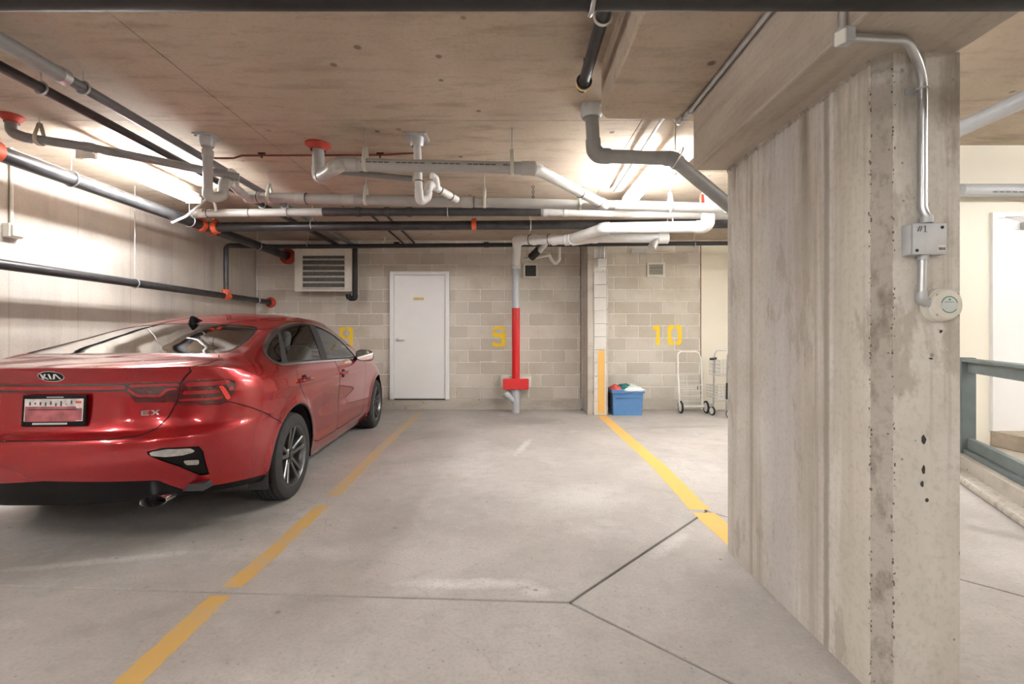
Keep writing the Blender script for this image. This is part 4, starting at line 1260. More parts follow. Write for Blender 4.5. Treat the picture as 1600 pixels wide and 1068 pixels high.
o = obj('bin_rim', frustum(frustum(MB(), bw * 1.04, bw * 1.05, .215, .22, hB - .055, hB - .004, False), bw * 1.05, bw * .985, .22, .20, hB - .004, hB, False), 'bin_blue', bn, 0)
md = o.modifiers.new('thick', 'SOLIDIFY'); md.thickness = .005
obj('bin_band', MB().box(-bw * .78, bw * .78, -.012, .01, hB - .125, hB - .115), 'bin_blue', bn, 0)
for s in (-1, 1):
    obj('latch_handle', MB().box(s * bw * 1.0 - .012, s * bw * 1.0 + .012, .10, .3, .10, .345), 'black_plastic', bn, 0, .01)
def cloth(name, label, mat, cx, cy, rx, ry, h, seed):
    rr = random.Random(seed)
    mb = MB(); vs = []; fs = []
    n, m = 14, 10
    ph = [rr.uniform(0, 6) for _ in range(4)]
    for j in range(m + 1):
        for i in range(n + 1):
            u, v = i / n * 2 - 1, j / m * 2 - 1
            e = max(0, 1 - max(abs(u), abs(v)) ** 3)
            z = h * e * (.75 + .18 * math.sin(u * 5 + ph[0]) * math.cos(v * 4 + ph[1]) + .12 * math.sin(u * 9 + v * 7 + ph[2]))
            vs.append((cx + u * rx * (1 + .06 * math.sin(v * 6 + ph[3])), cy + v * ry, z))
    for j in range(m):
        for i in range(n):
            a = j * (n + 1) + i
            fs.append((a, a + 1, a + n + 2, a + n + 1))
    o = obj(name, mb.add(vs, fs), mat, None, 60)
    o.location = (bn.location.x, bn.location.y, hB - .035)
    md = o.modifiers.new('thick', 'SOLIDIFY'); md.thickness = .03; md.offset = -1
    return tag(o, label, 'cloth', 'cloths in the blue bin')
cloth('folded_cloth', 'red folded cloth at the left of the blue bin', 'cloth_red', -bw * .70, .15, bw * .25, .15, .075, 1)
cloth('folded_cloth', 'dark teal folded cloth in the middle of the blue bin', 'cloth_teal', -bw * .05, .20, bw * .42, .17, .09, 2)
cloth('folded_cloth', 'pale mint cloth at the right of the blue bin', 'cloth_mint', bw * .52, .23, bw * .24, .15, .085, 3)
cloth('folded_cloth', 'white cloth hanging at the front rim of the blue bin', 'cloth_white', bw * .42, .045, bw * .62, .05, .06, 4)

# ================================================================== CARTS
def wheel(root, c, r, axis=(1, 0, 0), hub='cart_white', w=.025):
    c = Vector(c)
    tr = obj('wheel', MB().lathe([(-w / 2, r * .72), (-w / 2, r * .95), (-w / 4, r), (w / 4, r), (w / 2, r * .95), (w / 2, r * .72), (-w / 2, r * .72)], c, axis, 24), 'rubber', root)
    hb = MB().lathe([(-w * .4, 0), (-w * .4, r * .74), (w * .4, r * .74), (w * .4, 0)], c, axis, 20)
    obj('wheel_hub', hb, hub, tr)
t = thing('folding_cart', 'white wire folding shopping cart standing against the block wall', 'shopping cart', (2.84, 7.32, 0))
hw = .185
fr = fillet([(-hw, -.05, .12), (-hw + .0, .02, .6), (-hw + .005, .05, .965), (hw - .04, .05, .965), (hw + .0, .04, .85), (hw + .01, -.02, .10)], .07)
obj('handle_frame', MB().tube(fr, .013, 10), 'cart_white', t)
obj('axle', MB().cyl((-hw - .02, -.03, .09), (hw + .08, -.03, .09), .008, 8), 'galvanised', t)
wheel(t, (-hw + .02, -.045, .1), .1)
wheel(t, (hw + .05, -.045, .1), .1)
g = MB()
for k in range(13):
    x = -hw + .04 + k * (2 * hw - .06) / 12
    g.tube([(x, -.075, .12), (x, -.10, .45)], .0028, 5)
    g.tube([(x, .05, .12), (x, .05, .62)], .0028, 5)
for z in (.12, .2, .28, .36, .45):
    g.tube([(-hw + .03, -.075 - (z - .12) * .07, z), (hw - .02, -.075 - (z - .12) * .07, z)], .0035, 5)
for z in (.12, .25, .38, .5, .62):
    g.tube([(-hw + .03, .05, z), (hw - .02, .05, z)], .0035, 5)
for s in (-hw + .03, hw - .02):
    for z in (.12, .28, .45):
        g.tube([(s, -.08, z), (s, .05, z)], .0035, 5)
obj('wire_basket', g, 'cart_white', t)
obj('rest_bar', MB().cyl((-hw, -.09, .12), (hw, -.09, .12), .009, 8), 'cart_white', t)
obj('hook', MB().box(.075, .085, -.1, -.09, .38, .43), 'black_plastic', t, 0)

t = thing('two_tier_cart', 'grey metal two tier shopping cart partly behind the column', 'shopping cart', (3.42, 7.05, 0))
def wire_box(m, x0, x1, y0, y1, z0, z1, nx, ny, nz, r=.0026):
    for k in range(nx + 1):
        x = x0 + (x1 - x0) * k / nx
        m.tube([(x, y0, z1), (x, y0, z0), (x, y1, z0), (x, y1, z1)], r, 5)
    for k in range(ny + 1):
        y = y0 + (y1 - y0) * k / ny
        m.tube([(x0, y, z1), (x0, y, z0), (x1, y, z0), (x1, y, z1)], r, 5)
    for k in range(nz + 1):
        z = z0 + (z1 - z0) * k / nz
        m.tube([(x0, y0, z), (x1, y0, z), (x1, y1, z), (x0, y1, z)], r * 1.5, 5, closed=True)
    return m
obj('upper_basket', wire_box(MB(), -.30, .45, -.16, .22, .62, .84, 14, 8, 4), 'galvanised', t)
obj('lower_basket', wire_box(MB(), -.34, .45, -.16, .22, .28, .46, 14, 8, 4), 'galvanised', t)
for y in (-.19, .25):
    obj('side_frame', MB().tube(fillet([(-.22, y, .12), (-.20, y, .93), (-.16, y, .99), (-.02, y, .99)], .04), .013, 10).tube([(.40, y, .12), (.40, y, .62)], .013, 8).tube([(-.21, y, .2), (.42, y, .2)], .011, 8), 'galvanised', t)
obj('handle_bar', MB().tube([(-.17, -.2, .985), (-.02, -.2, 1.0)], .02, 10).tube([(-.34, .1, .86), (-.24, .1, .87)], .018, 8), 'black_plastic', t)
obj('leg_sleeve', MB().cyl((-.215, -.19, .28), (-.21, -.19, .52), .018, 10), 'black_plastic', t)
for (x, y, r) in ((-.19, -.21, .06), (-.33, .05, .07), (.40, -.19, .06), (.40, .25, .06)):
    wheel(t, (x, y, r), r, (0, 1, 0) if 0 else (1, .25, 0))
    obj('caster_fork', MB().box(x - .02, x + .02, y - .012, y + .012, r + .045, r + .11), 'galvanised', t, 0)

# ================================================================== THE RED CAR
# car space: x to its right, y forward (rear axle at 0), z up
CAR_X, CAR_Y, CAR_YAW = -2.495, 3.44, math.radians(3.3)
WB, WR = 2.70, .318
car = thing('car', 'shiny red four door saloon parked left with its tail to the camera', 'car', (CAR_X, CAR_Y, 0), CAR_YAW)

def pchip(tab):
    xs = np.array([t[0] for t in tab], float); ysv = np.array([t[1] for t in tab], float)
    h = np.diff(xs); d = np.diff(ysv) / h
    m = np.zeros_like(xs)
    m[1:-1] = np.where(d[:-1] * d[1:] > 0, 2 * d[:-1] * d[1:] / (d[:-1] + d[1:] + 1e-12), 0)
    m[0], m[-1] = d[0], d[-1]
    def f(x):
        x = np.clip(np.asarray(x, float), xs[0], xs[-1])
        i = np.clip(np.searchsorted(xs, x) - 1, 0, len(h) - 1)
        t = (x - xs[i]) / h[i]
        return (2*t**3 - 3*t**2 + 1) * ysv[i] + (t**3 - 2*t**2 + t) * h[i] * m[i] + (-2*t**3 + 3*t**2) * ysv[i+1] + (t**3 - t**2) * h[i] * m[i+1]
    return f

# half width by height; taper along the length; rear and front profile by height
f_w = pchip([(.10, .76), (.17, .80), (.22, .835), (.30, .862), (.42, .876), (.56, .883), (.70, .893), (.80, .90), (.88, .896), (.95, .878), (1.0, .855), (1.06, .83), (1.1, .81)])
f_ty = pchip([(-1.1, .955), (-.75, .972), (-.3, .995), (0, 1.0), (.6, .992), (1.3, .990), (2.2, .993), (2.7, .995), (3.1, .97), (3.6, .93)])
f_yr = pchip([(.10, -.84), (.22, -.90), (.30, -.955), (.38, -.985), (.46, -1.015), (.56, -1.035), (.64, -1.03), (.67, -1.015), (.70, -.985), (.78, -.962), (.88, -.955), (.95, -.962), (1.0, -.985), (1.04, -1.005), (1.1, -1.01)])
f_yf = pchip([(.10, 3.40), (.25, 3.52), (.40, 3.58), (.55, 3.60), (.68, 3.55), (.76, 3.44), (.9, 3.2), (1.1, 2.9)])
f_z1 = pchip([(-1.05, 1.040), (-.9, 1.038), (-.6, 1.022), (-.2, 1.005), (.3, .985), (1.0, .968), (1.8, .955), (2.3, .94), (2.8, .885), (3.2, .80), (3.45, .745), (3.6, .70)])
f_z0 = pchip([(-1.05, .305), (-.85, .295), (-.7, .28), (-.5, .25), (-.38, .23), (-.2, .18), (.5, .165), (2.2, .165), (3.0, .18), (3.6, .20)])
f_zc = pchip([(-1.02, 1.040), (-.9, 1.063), (-.72, 1.082), (-.58, 1.092), (-.50, 1.112), (-.3, 1.172), (-.05, 1.243), (.2, 1.306), (.45, 1.358), (.75, 1.402), (1.1, 1.428), (1.4, 1.42), (1.62, 1.383), (1.8, 1.325), (2.1, 1.19), (2.35, 1.075), (2.47, 1.03), (2.7, 1.00), (3.1, .92), (3.35, .83), (3.5, .77), (3.6, .70)])
f_xr = pchip([(-1.05, .74), (-.75, .735), (-.5, .70), (-.25, .66), (0, .625), (.3, .598), (.7, .585), (1.2, .58), (1.6, .585), (2.0, .64), (2.4, .72), (2.7, .74), (3.6, .66)])
f_dr = pchip([(-1.05, .004), (-.8, .014), (-.55, .028), (-.3, .05), (0, .062), (.4, .062), (1.2, .06), (1.6, .065), (2.0, .07), (2.4, .045), (2.8, .03), (3.3, .02), (3.6, .004)])
PR, LR, PF, LF = 2.9, .86, 2.5, .95

def outline(kind, q, z, ynom):
    """plan position on the body side at height z; kind/q tell where along the way round"""
    yr, yf = f_yr(z), f_yf(z)
    if kind == 0:
        y = yr + LR * (1 - math.cos(q) ** (2 / PR)) if q < math.pi / 2 - 1e-9 else yr + LR
        w = f_w(z) * f_ty(y)
        return w * math.sin(q) ** (2 / PR), y
    if kind == 1:
        y = (yr + LR) + ((yf - LF) - (yr + LR)) * q
        return f_w(z) * f_ty(y), y
    y = yf - LF * (1 - math.cos(q) ** (2 / PF)) if q < math.pi / 2 - 1e-9 else yf - LF
    w = f_w(z) * f_ty(y)
    return w * math.sin(q) ** (2 / PF), y

path = [(0, math.pi / 2 * (k / 90) ** 1.0) for k in range(90)] + [(1, k / 190) for k in range(190)] + [(2, math.pi / 2 * (1 - k / 50)) for k in range(51)]
NT, NU = 74, 46
NI = len(path)
ring = np.zeros((NI, NT + 1, 3)); cap = np.zeros((NI, NU + 1, 3)); sarc = np.zeros(NI)
prev = None
for i, (kd, q) in enumerate(path):
    xn, yn = outline(kd, q, .7, 0)
    if prev is not None:
        sarc[i] = sarc[i - 1] + math.hypot(xn - prev[0], yn - prev[1])
    prev = (xn, yn)
    z0, z1 = float(f_z0(yn)), float(f_z1(yn))
    for j in range(NT + 1):
        z = z0 + (z1 - z0) * j / NT
        x, y = outline(kd, q, z, yn)
        # shoulder rolls in towards the top along the flanks
        ring[i, j] = (x, y, z)
# shoulder rounding and wheel arch lips
X, Y, Z = ring[..., 0], ring[..., 1], ring[..., 2]
z1a = Z[:, -1:][:, :]
flank = np.clip((Y + .78) / .25, 0, 1)
k = np.clip((Z - (z1a - .10)) / .10, 0, 1) ** 2
ring[..., 0] = X - .020 * k * flank * np.clip(X / .5, 0, 1)
for yc_ in (0.0, WB):
    rr_ = np.hypot(Y - yc_, Z - .33)
    ring[..., 0] += .012 * np.exp(-((rr_ - .375) / .045) ** 2) * (X > .5)
# tail crease above the bumper, gentle hollow in the doors
ring[..., 0] -= .010 * np.exp(-((Z - .60) / .10) ** 2) * np.clip((Y - .3) / .3, 0, 1) * np.clip((2.4 - Y) / .3, 0, 1)
ring[..., 0] += .006 * np.exp(-((Z - .845) / .018) ** 2) * np.clip((Y + .5) / .3, 0, 1)
ring[0, :, 0] = 0; ring[-1, :, 0] = 0

def bspl(ctrl, n):
    """clamped cubic B-spline"""
    c = np.array(ctrl, float); m = len(c)
    kn = np.concatenate([[0] * 3, np.linspace(0, 1, m - 2), [1] * 3])
    out = []
    for t in np.linspace(0, 1, n + 1):
        t = min(t, 1 - 1e-9)
        kk = np.searchsorted(kn, t, side='right') - 1
        d = [c[j + kk - 3].copy() for j in range(4)]
        for r in range(1, 4):
            for j in range(3, r - 1, -1):
                a = (t - kn[j + kk - 3]) / (kn[j + 1 + kk - r] - kn[j + kk - 3] + 1e-12)
                d[j] = (1 - a) * d[j - 1] + a * d[j]
        out.append(d[3])
    return np.array(out)

for i in range(NI):
    S = ring[i, -1]
    y = S[1]
    zc, xr = float(f_zc(y)), float(f_xr(y))
    xr = min(xr, S[0] * .86)
    zr = zc - float(f_dr(y))
    # near nose and tail the lid is flush with the edge
    zc = max(zc, S[2] + .001); zr = min(max(zr, S[2] + .0005), zc)
    gh = np.clip((zr - S[2]) / .25, 0, 1)
    def pt(f, bul):
        return (S[0] + (xr - S[0]) * f + bul, S[2] + (zr - S[2]) * f + bul * .4)
    ctrl = [(S[0], S[2]), pt(.10, .004), pt(.33, .012 * gh), pt(.66, .018 * gh), pt(.90, .012 * gh), (xr * .985, zr + (zc - zr) * .12), (xr * .80, zr + (zc - zr) * .48), (xr * .45, zr + (zc - zr) * .88), (xr * .2, zc), (0, zc)]
    c = bspl(ctrl, NU)
    cap[i, :, 0] = c[:, 0]; cap[i, :, 1] = y; cap[i, :, 2] = c[:, 1]

def grid_normals(G, outward):
    du = np.gradient(G, axis=0); dv = np.gradient(G, axis=1)
    n = np.cross(du, dv)
    l = np.linalg.norm(n, axis=2, keepdims=True)
    n = np.where(l > 1e-9, n / np.maximum(l, 1e-9), 0)
    return n
nr = grid_normals(ring, 1); nc = grid_normals(cap, 1)
if nr[150, 30, 0] < 0: nr = -nr
if nc[150, -3, 2] < 0: nc = -nc
nr[0] = [(0, v[1], v[2]) for v in nr[1]]; nr[-1] = [(0, v[1], v[2]) for v in nr[-2]]
nc[0] = (0, -.2, 1); nc[-1] = (0, .3, 1)
nc[:, -1, 0] = 0
bl = np.clip((ring[:, -1, 1] + .82) / .15, 0, 1)[:, None]
avg = nr[:, -1] + nc[:, 0]
nr[:, -1] = nr[:, -1] * (1 - bl) + avg * bl / 2; nc[:, 0] = nc[:, 0] * (1 - bl) + avg * bl / 2
for _ in range(3):     # soften the shoulder line on the flanks
    nc[:, 1] = nc[:, 1] * (1 - bl * .5) + bl * .25 * (nc[:, 0] + nc[:, 2])
    nr[:, -2] = nr[:, -2] * (1 - bl * .5) + bl * .25 * (nr[:, -1] + nr[:, -3])
for a in (nr, nc):
    a /= np.maximum(np.linalg.norm(a, axis=2, keepdims=True), 1e-9)

def to_tris(G, Nn):
    ni, nj, _ = G.shape
    sv = np.repeat(sarc[:, None], nj, axis=1)[..., None]
    V = np.concatenate([G, Nn, sv], axis=2).reshape(-1, 7)
    idx = np.arange(ni * nj).reshape(ni, nj)
    a, b, c, d = idx[:-1, :-1].ravel(), idx[1:, :-1].ravel(), idx[1:, 1:].ravel(), idx[:-1, 1:].ravel()
    T = np.concatenate([np.stack([a, b, c], 1), np.stack([a, c, d], 1)])
    p = V[:, :3]
    area = np.linalg.norm(np.cross(p[T[:, 1]] - p[T[:, 0]], p[T[:, 2]] - p[T[:, 0]]), axis=1)
    T = T[area > 1e-9]
    fn = np.cross(p[T[:, 1]] - p[T[:, 0]], p[T[:, 2]] - p[T[:, 0]])
    flip = (fn * V[T[:, 0], 3:6]).sum(1) < 0
    T[flip] = T[flip][:, ::-1]
    return V, T
RING = to_tris(ring, nr)
CAP = to_tris(cap, nc)

def cut(M, g):
    """split a triangle mesh along g = 0: the part where g > 0 and the rest"""
    V, T = M
    gv = g(V)
    pos_ = gv >= 0
    cnt = pos_[T].sum(1)
    Ti, To = [T[cnt == 3]], [T[cnt == 0]]
    mixed = T[(cnt == 1) | (cnt == 2)]
    new, memo, base = [], {}, len(V)
    def mid(a, b):
        key = (a, b) if a < b else (b, a)
        if key not in memo:
            f = gv[a] / (gv[a] - gv[b])
            memo[key] = base + len(new)
            new.append(V[a] + (V[b] - V[a]) * f)
        return memo[key]
    ti, to = [], []
    for t in mixed:
        s = [pos_[v] for v in t]
        odd = s.index(True) if sum(s) == 1 else s.index(False)
        a, b, c = int(t[odd]), int(t[(odd + 1) % 3]), int(t[(odd + 2) % 3])
        ab, ac = mid(a, b), mid(a, c)
        one_, two = ((a, ab, ac),), ((ab, b, c), (ab, c, ac))
        if sum(s) == 1:
            ti += one_; to += two
        else:
            to += one_; ti += two
    if new:
        V = np.concatenate([V, np.array(new)])
    if ti: Ti.append(np.array(ti))
    if to: To.append(np.array(to))
    return (V, np.concatenate(Ti)), (V, np.concatenate(To))

def sdist(P2, poly):
    """signed distance to a polygon, positive inside"""
    poly = np.array(poly, float)
    d2 = np.full(len(P2), 1e9); ins = np.zeros(len(P2), bool)
    n = len(poly)
    for i in range(n):
        a, b = poly[i], poly[(i + 1) % n]
        e = b - a; w = P2 - a
        t = np.clip((w @ e) / max(e @ e, 1e-12), 0, 1)
        d2 = np.minimum(d2, ((w - t[:, None] * e) ** 2).sum(1))
        c = ((a[1] > P2[:, 1]) != (b[1] > P2[:, 1]))
        xx = a[0] + (P2[:, 1] - a[1]) / (b[1] - a[1] + 1e-15) * e[0]
        ins ^= c & (P2[:, 0] < xx)
    d = np.sqrt(d2)
    return np.where(ins, d, -d)

def smooth_poly(poly, r=.5, it=2):
    p = [Vector(q) for q in poly]
    for _ in range(it):
        o = []
        for i in range(len(p)):
            a, b = p[i], p[(i + 1) % len(p)]
            o += [a.lerp(b, .25), a.lerp(b, .75)]
        p = o
    return [tuple(q) for q in p]

def G_yz(poly, cond=None):
    def g(V):
        d = sdist(V[:, [1, 2]], poly)
        return d if cond is None else np.minimum(d, cond(V))
    return g
def G_sz(poly):
    return lambda V: sdist(V[:, [6, 2]], poly)
def G_xy(poly, cond=None):
    def g(V):
        d = sdist(V[:, [0, 1]], poly)
        return d if cond is None else np.minimum(d, cond(V))
    return g
def shrink(g, w):
    return lambda V: g(V) - w
def band(g, w):
    return lambda V: w - np.abs(g(V))

def build(name, Ms, mat, parent=None, mirror=False, push=0.0, both=False, label=None):
    """turn cut pieces into an object; mirror: the left twin; both: joined with its twin across the centre line"""
    vs, ns, ts, off = [], [], [], 0
    for (V, T) in Ms:
        if len(T) == 0:
            continue
        used = np.unique(T)
        mp = np.zeros(len(V), int); mp[used] = np.arange(len(used))
        v, n, t = V[used, :3] + V[used, 3:6] * push, V[used, 3:6], mp[T]
        for sgn in ((1, -1) if both else ((-1,) if mirror else (1,))):
            vv, nn, tt = v.copy(), n.copy(), t.copy()
            if sgn < 0:
                vv[:, 0] *= -1; nn[:, 0] *= -1; tt = tt[:, ::-1]
            vs.append(vv); ns.append(nn); ts.append(tt + off); off += len(vv)
    if not vs:
        return None
    v, n, t = np.concatenate(vs), np.concatenate(ns), np.concatenate(ts)
    me = bpy.data.meshes.new(name)
    me.vertices.add(len(v)); me.vertices.foreach_set('co', v.astype('f').ravel())
    me.loops.add(len(t) * 3); me.loops.foreach_set('vertex_index', t.astype('i').ravel())
    me.polygons.add(len(t)); me.polygons.foreach_set('loop_start', np.arange(0, len(t) * 3, 3, dtype='i'))
    me.update(calc_edges=True)
    me.polygons.foreach_set('use_smooth', [True] * len(t))
    me.normals_split_custom_set_from_vertices([tuple(q / max(np.linalg.norm(q), 1e-9)) for q in n])
    me.validate()
    o = link(name, me, mat, car if parent is None else parent)
    if label:
        o['label'] = label
    return o
#@@FEATURES
# one half of the skin, ring and lid together; last column: 0 flank, 1 lid
_r = np.concatenate([RING[0], np.zeros((len(RING[0]), 1))], 1)
_c = np.concatenate([CAP[0], np.ones((len(CAP[0]), 1))], 1)
_c[:, 6] = -9
BODY = (np.concatenate([_r, _c]), np.concatenate([RING[1], CAP[1] + len(_r)]))
is_cap = lambda V: (V[:, 7] - .5)
SKIN = BVHTree.FromPolygons([tuple(v[:3]) for v in BODY[0]], [tuple(int(i) for i in t) for t in BODY[1]])
def side_at(y, z):
    h = SKIN.ray_cast(Vector((1.5, y, z)), Vector((-1, 0, 0)))
    return h[0], h[1]
def rear_at(x, z):
    h = SKIN.ray_cast(Vector((abs(x) + 1e-4, -2.0, z)), Vector((0, 1, 0)))
    p, n = h[0].copy(), h[1].copy()
    if x < 0:
        p.x *= -1; n.x *= -1
    return p, n

ARCH = [(0.0, .33, .366), (WB, .33, .360)]
M = BODY
for (yc_, zc_, r_) in ARCH:
    _, M = cut(M, lambda V: np.minimum(r_ - np.hypot(V[:, 1] - yc_, V[:, 2] - zc_), V[:, 0] - .35))
# black lip round each arch
ARCH_LIPS = []
for (yc_, zc_, r_) in ARCH:
    lip, M = cut(M, lambda V: np.minimum(np.minimum(r_ + .010 - np.hypot(V[:, 1] - yc_, V[:, 2] - zc_), V[:, 0] - .35), .62 - V[:, 2] + 1))
    ARCH_LIPS.append(lip)

# ---- side windows
DLO = [(-.178, 1.088), (-.03, 1.152), (.198, 1.228), (.49, 1.296), (.78, 1.330), (1.03, 1.324), (1.32, 1.284), (1.60, 1.195), (1.75, 1.10), (1.83, .985), (1.80, .962), (1.07, .980), (.41, 1.000), (-.10, 1.008), (-.180, 1.020), (-.195, 1.055)]
DLOs = smooth_poly(DLO, it=1)
wide = lambda V: V[:, 0] - .40
dlo, M = cut(M, G_yz(DLOs, wide))
trim, M = cut(M, shrink(G_yz(DLOs, wide), -.016))
def half_plane(a, b):
    a, b = np.array(a), np.array(b); d = b - a; n = np.array([d[1], -d[0]]) / np.linalg.norm(d)   # positive: ahead of the line
    return lambda V: (V[:, [1, 2]] - a) @ n
L1 = half_plane((-.10, 1.005), (.254, 1.224)); L2 = half_plane((.0, 1.005), (.32, 1.241)); L3 = half_plane((.733, .998), (.967, 1.315)); L4 = half_plane((.885, .993), (1.10, 1.299))
inner = shrink(G_yz(DLOs, wide), .012)
glassA, border = cut(dlo, inner)
ahead, quarter = cut(glassA, L1)
_, _tmp = cut(ahead, lambda V: -L2(V))
pil1, ahead2 = cut(ahead, lambda V: -L2(V))
front_part, rear_glass_side = cut(ahead2, L3)
pil2, front_glass = cut(front_part, lambda V: -L4(V))

# ---- rear window and windscreen
RW = smooth_poly([(-.3, -.548), (.30, -.538), (.585, -.490), (.630, -.40), (.600, -.15), (.545, .10), (.490, .265), (.30, .235), (-.3, .225)], it=1)
rw, M = cut(M, G_xy(RW, is_cap))
rw_glass, rw_band = cut(rw, shrink(G_xy(RW, is_cap), .022))
_, rw_band = cut(rw_band, lambda V: -V[:, 0] - 1)   # (centre line stays)
rw_glass2, cb = cut(rw, lambda V: np.minimum(shrink(G_xy(RW + [], is_cap), .022)(V) + 0, 9))
WS = smooth_poly([(-.3, 2.42), (.40, 2.40), (.66, 2.27), (.60, 1.85), (.545, 1.62), (.3, 1.59), (-.3, 1.585)], it=1)
ws, M = cut(M, G_xy(WS, is_cap))

# ---- lamps and black trim at the tail
LAMP_O = [(.618, .949), (.66, .960), (.862, .953), (.893, .938), (.874, .873), (.838, .828), (.797, .812), (.578, .832)]
LAMP_I = [(.352, .955), (.600, .953), (.603, .935), (.572, .838), (.392, .848), (.366, .887), (.348, .908)]
lo, M = cut(M, G_sz(LAMP_O))
li, M = cut(M, G_sz(LAMP_I))
bar, M = cut(M, G_sz([(-.1, .908), (.352, .908), (.356, .955), (-.1, .955)]))
REFL = [(.488, .588), (.575, .602), (.735, .585), (.758, .550), (.773, .407), (.728, .409), (.643, .481), (.521, .558)]
rf, M = cut(M, G_sz(REFL))
DIFF = [(-.1, .457), (.40, .432), (.53, .420), (.585, .376), (.635, .342), (.70, .336), (.87, .322), (1.20, .286), (1.20, .1), (-.1, .1)]
df, M = cut(M, G_sz(DIFF))

def panel(M, g, w=.0032):
    """a body panel, the dark gap round it, and what is left"""
    a, rest = cut(M, shrink(g, w))
    gap, rest = cut(rest, shrink(g, -w))
    return a, gap, rest
TR_S = [(-.2, .664), (.32, .663), (.444, .672), (.508, .702), (.547, .760), (.576, .835), (.607, .945), (.655, .985), (.698, 1.012), (.706, 1.2), (-.2, 1.2)]
TR_X = [(-.2, -1.3), (.632, -1.3), (.632, -.83), (.662, -.72), (.655, -.60), (.60, -.497), (.30, -.545), (0, -.555), (-.2, -.555)]
def g_trunk(V):
    return np.where(V[:, 7] > .5, sdist(V[:, [0, 1]], TR_X), sdist(V[:, [6, 2]], TR_S))
trunk, gap1, M = panel(M, g_trunk)
BU = [(-.2, .9), (.576, .9), (.576, .826), (.79, .806), (.83, .820), (1.32, .635), (1.45, .55), (1.45, .0), (-.2, .0)]
bump, gap2, M = panel(M, G_sz(BU), .0025)
RD = [(.08, 1.30), (.08, 1.006), (.0, .872), (.17, .71), (.284, .533), (.37, .397), (.43, .335), (.54, .298), (1.02, .29), (1.075, .31), (1.075, .66), (1.03, .90), (1.02, 1.30)]
FD = [(1.085, .30), (1.08, .66), (1.04, .90), (1.03, 1.30), (1.95, 1.30), (2.03, .95), (2.06, .70), (2.04, .40), (1.98, .30), (1.14, .29)]
lowc = lambda V: np.minimum(V[:, 0] - .4, (1.0 - V[:, 2]) * 1.0 + .06)
rd, gap3, M = panel(M, G_yz(RD, lambda V: V[:, 0] - .74))
fd, gap4, M = panel(M, G_yz(FD, lambda V: V[:, 0] - .74))
HD = [(-.2, 2.45), (.45, 2.44), (.70, 2.34), (.70, 2.9), (.62, 3.35), (.3, 3.43), (-.2, 3.45)]
hood, gap5, M = panel(M, G_xy(HD, is_cap))
hl, M = cut(M, G_yz([(3.08, .715), (3.35, .735), (3.62, .66), (3.62, .56), (3.3, .60)], lambda V: V[:, 0] - .36))
gri, M = cut(M, lambda V: np.minimum(sdist(V[:, [0, 2]], [(-.2, .62), (.42, .60), (.36, .50), (.55, .42), (.5, .26), (-.2, .25)]), V[:, 1] - 3.0))

body = build('body_shell', [M], 'car_red', both=True)
tl = build('trunk_lid', [trunk], 'car_red', both=True)
bp_ = build('rear_bumper', [bump], 'car_red', both=True)
build('hood', [hood], 'car_red', both=True)
build('panel_gap', [gap1, gap2, gap3, gap4, gap5], 'car_gap', both=True, push=-.004)
build('windscreen', [ws], 'car_glass', both=True, push=-.003)
build('rear_window', [rw_glass], 'car_glass_rear', both=True, push=-.003)
build('rear_window_border', [rw_band], 'car_black', both=True, push=-.003)
build('grille', [gri], 'car_black', both=True, push=-.008)
build('light_bar', [bar], 'lamp_dark', parent=tl, both=True, push=-.003)
build('light_bar_strip', [cut(bar, G_sz([(-.1, .921), (.5, .921), (.5, .940), (-.1, .940)]))[0]], 'lamp_red', parent=tl, both=True, push=-.0015)
build('diffuser', [df], 'car_black', parent=bp_, both=True, push=-.006)
STR_O = [[(.632, .946), (.862, .944), (.850, .920), (.626, .922)], [(.785, .915), (.812, .915), (.852, .835), (.825, .828)], [(.612, .900), (.785, .892), (.79, .872), (.606, .880)], [(.592, .856), (.81, .850), (.80, .836), (.588, .842)], [(.835, .90), (.872, .91), (.868, .885), (.845, .880)]]
STR_I = [[(.365, .947), (.598, .946), (.596, .931), (.372, .933)], [(.366, .928), (.405, .890), (.500, .886), (.530, .918), (.590, .918), (.590, .906), (.540, .906), (.512, .873), (.40, .876), (.356, .912)]]
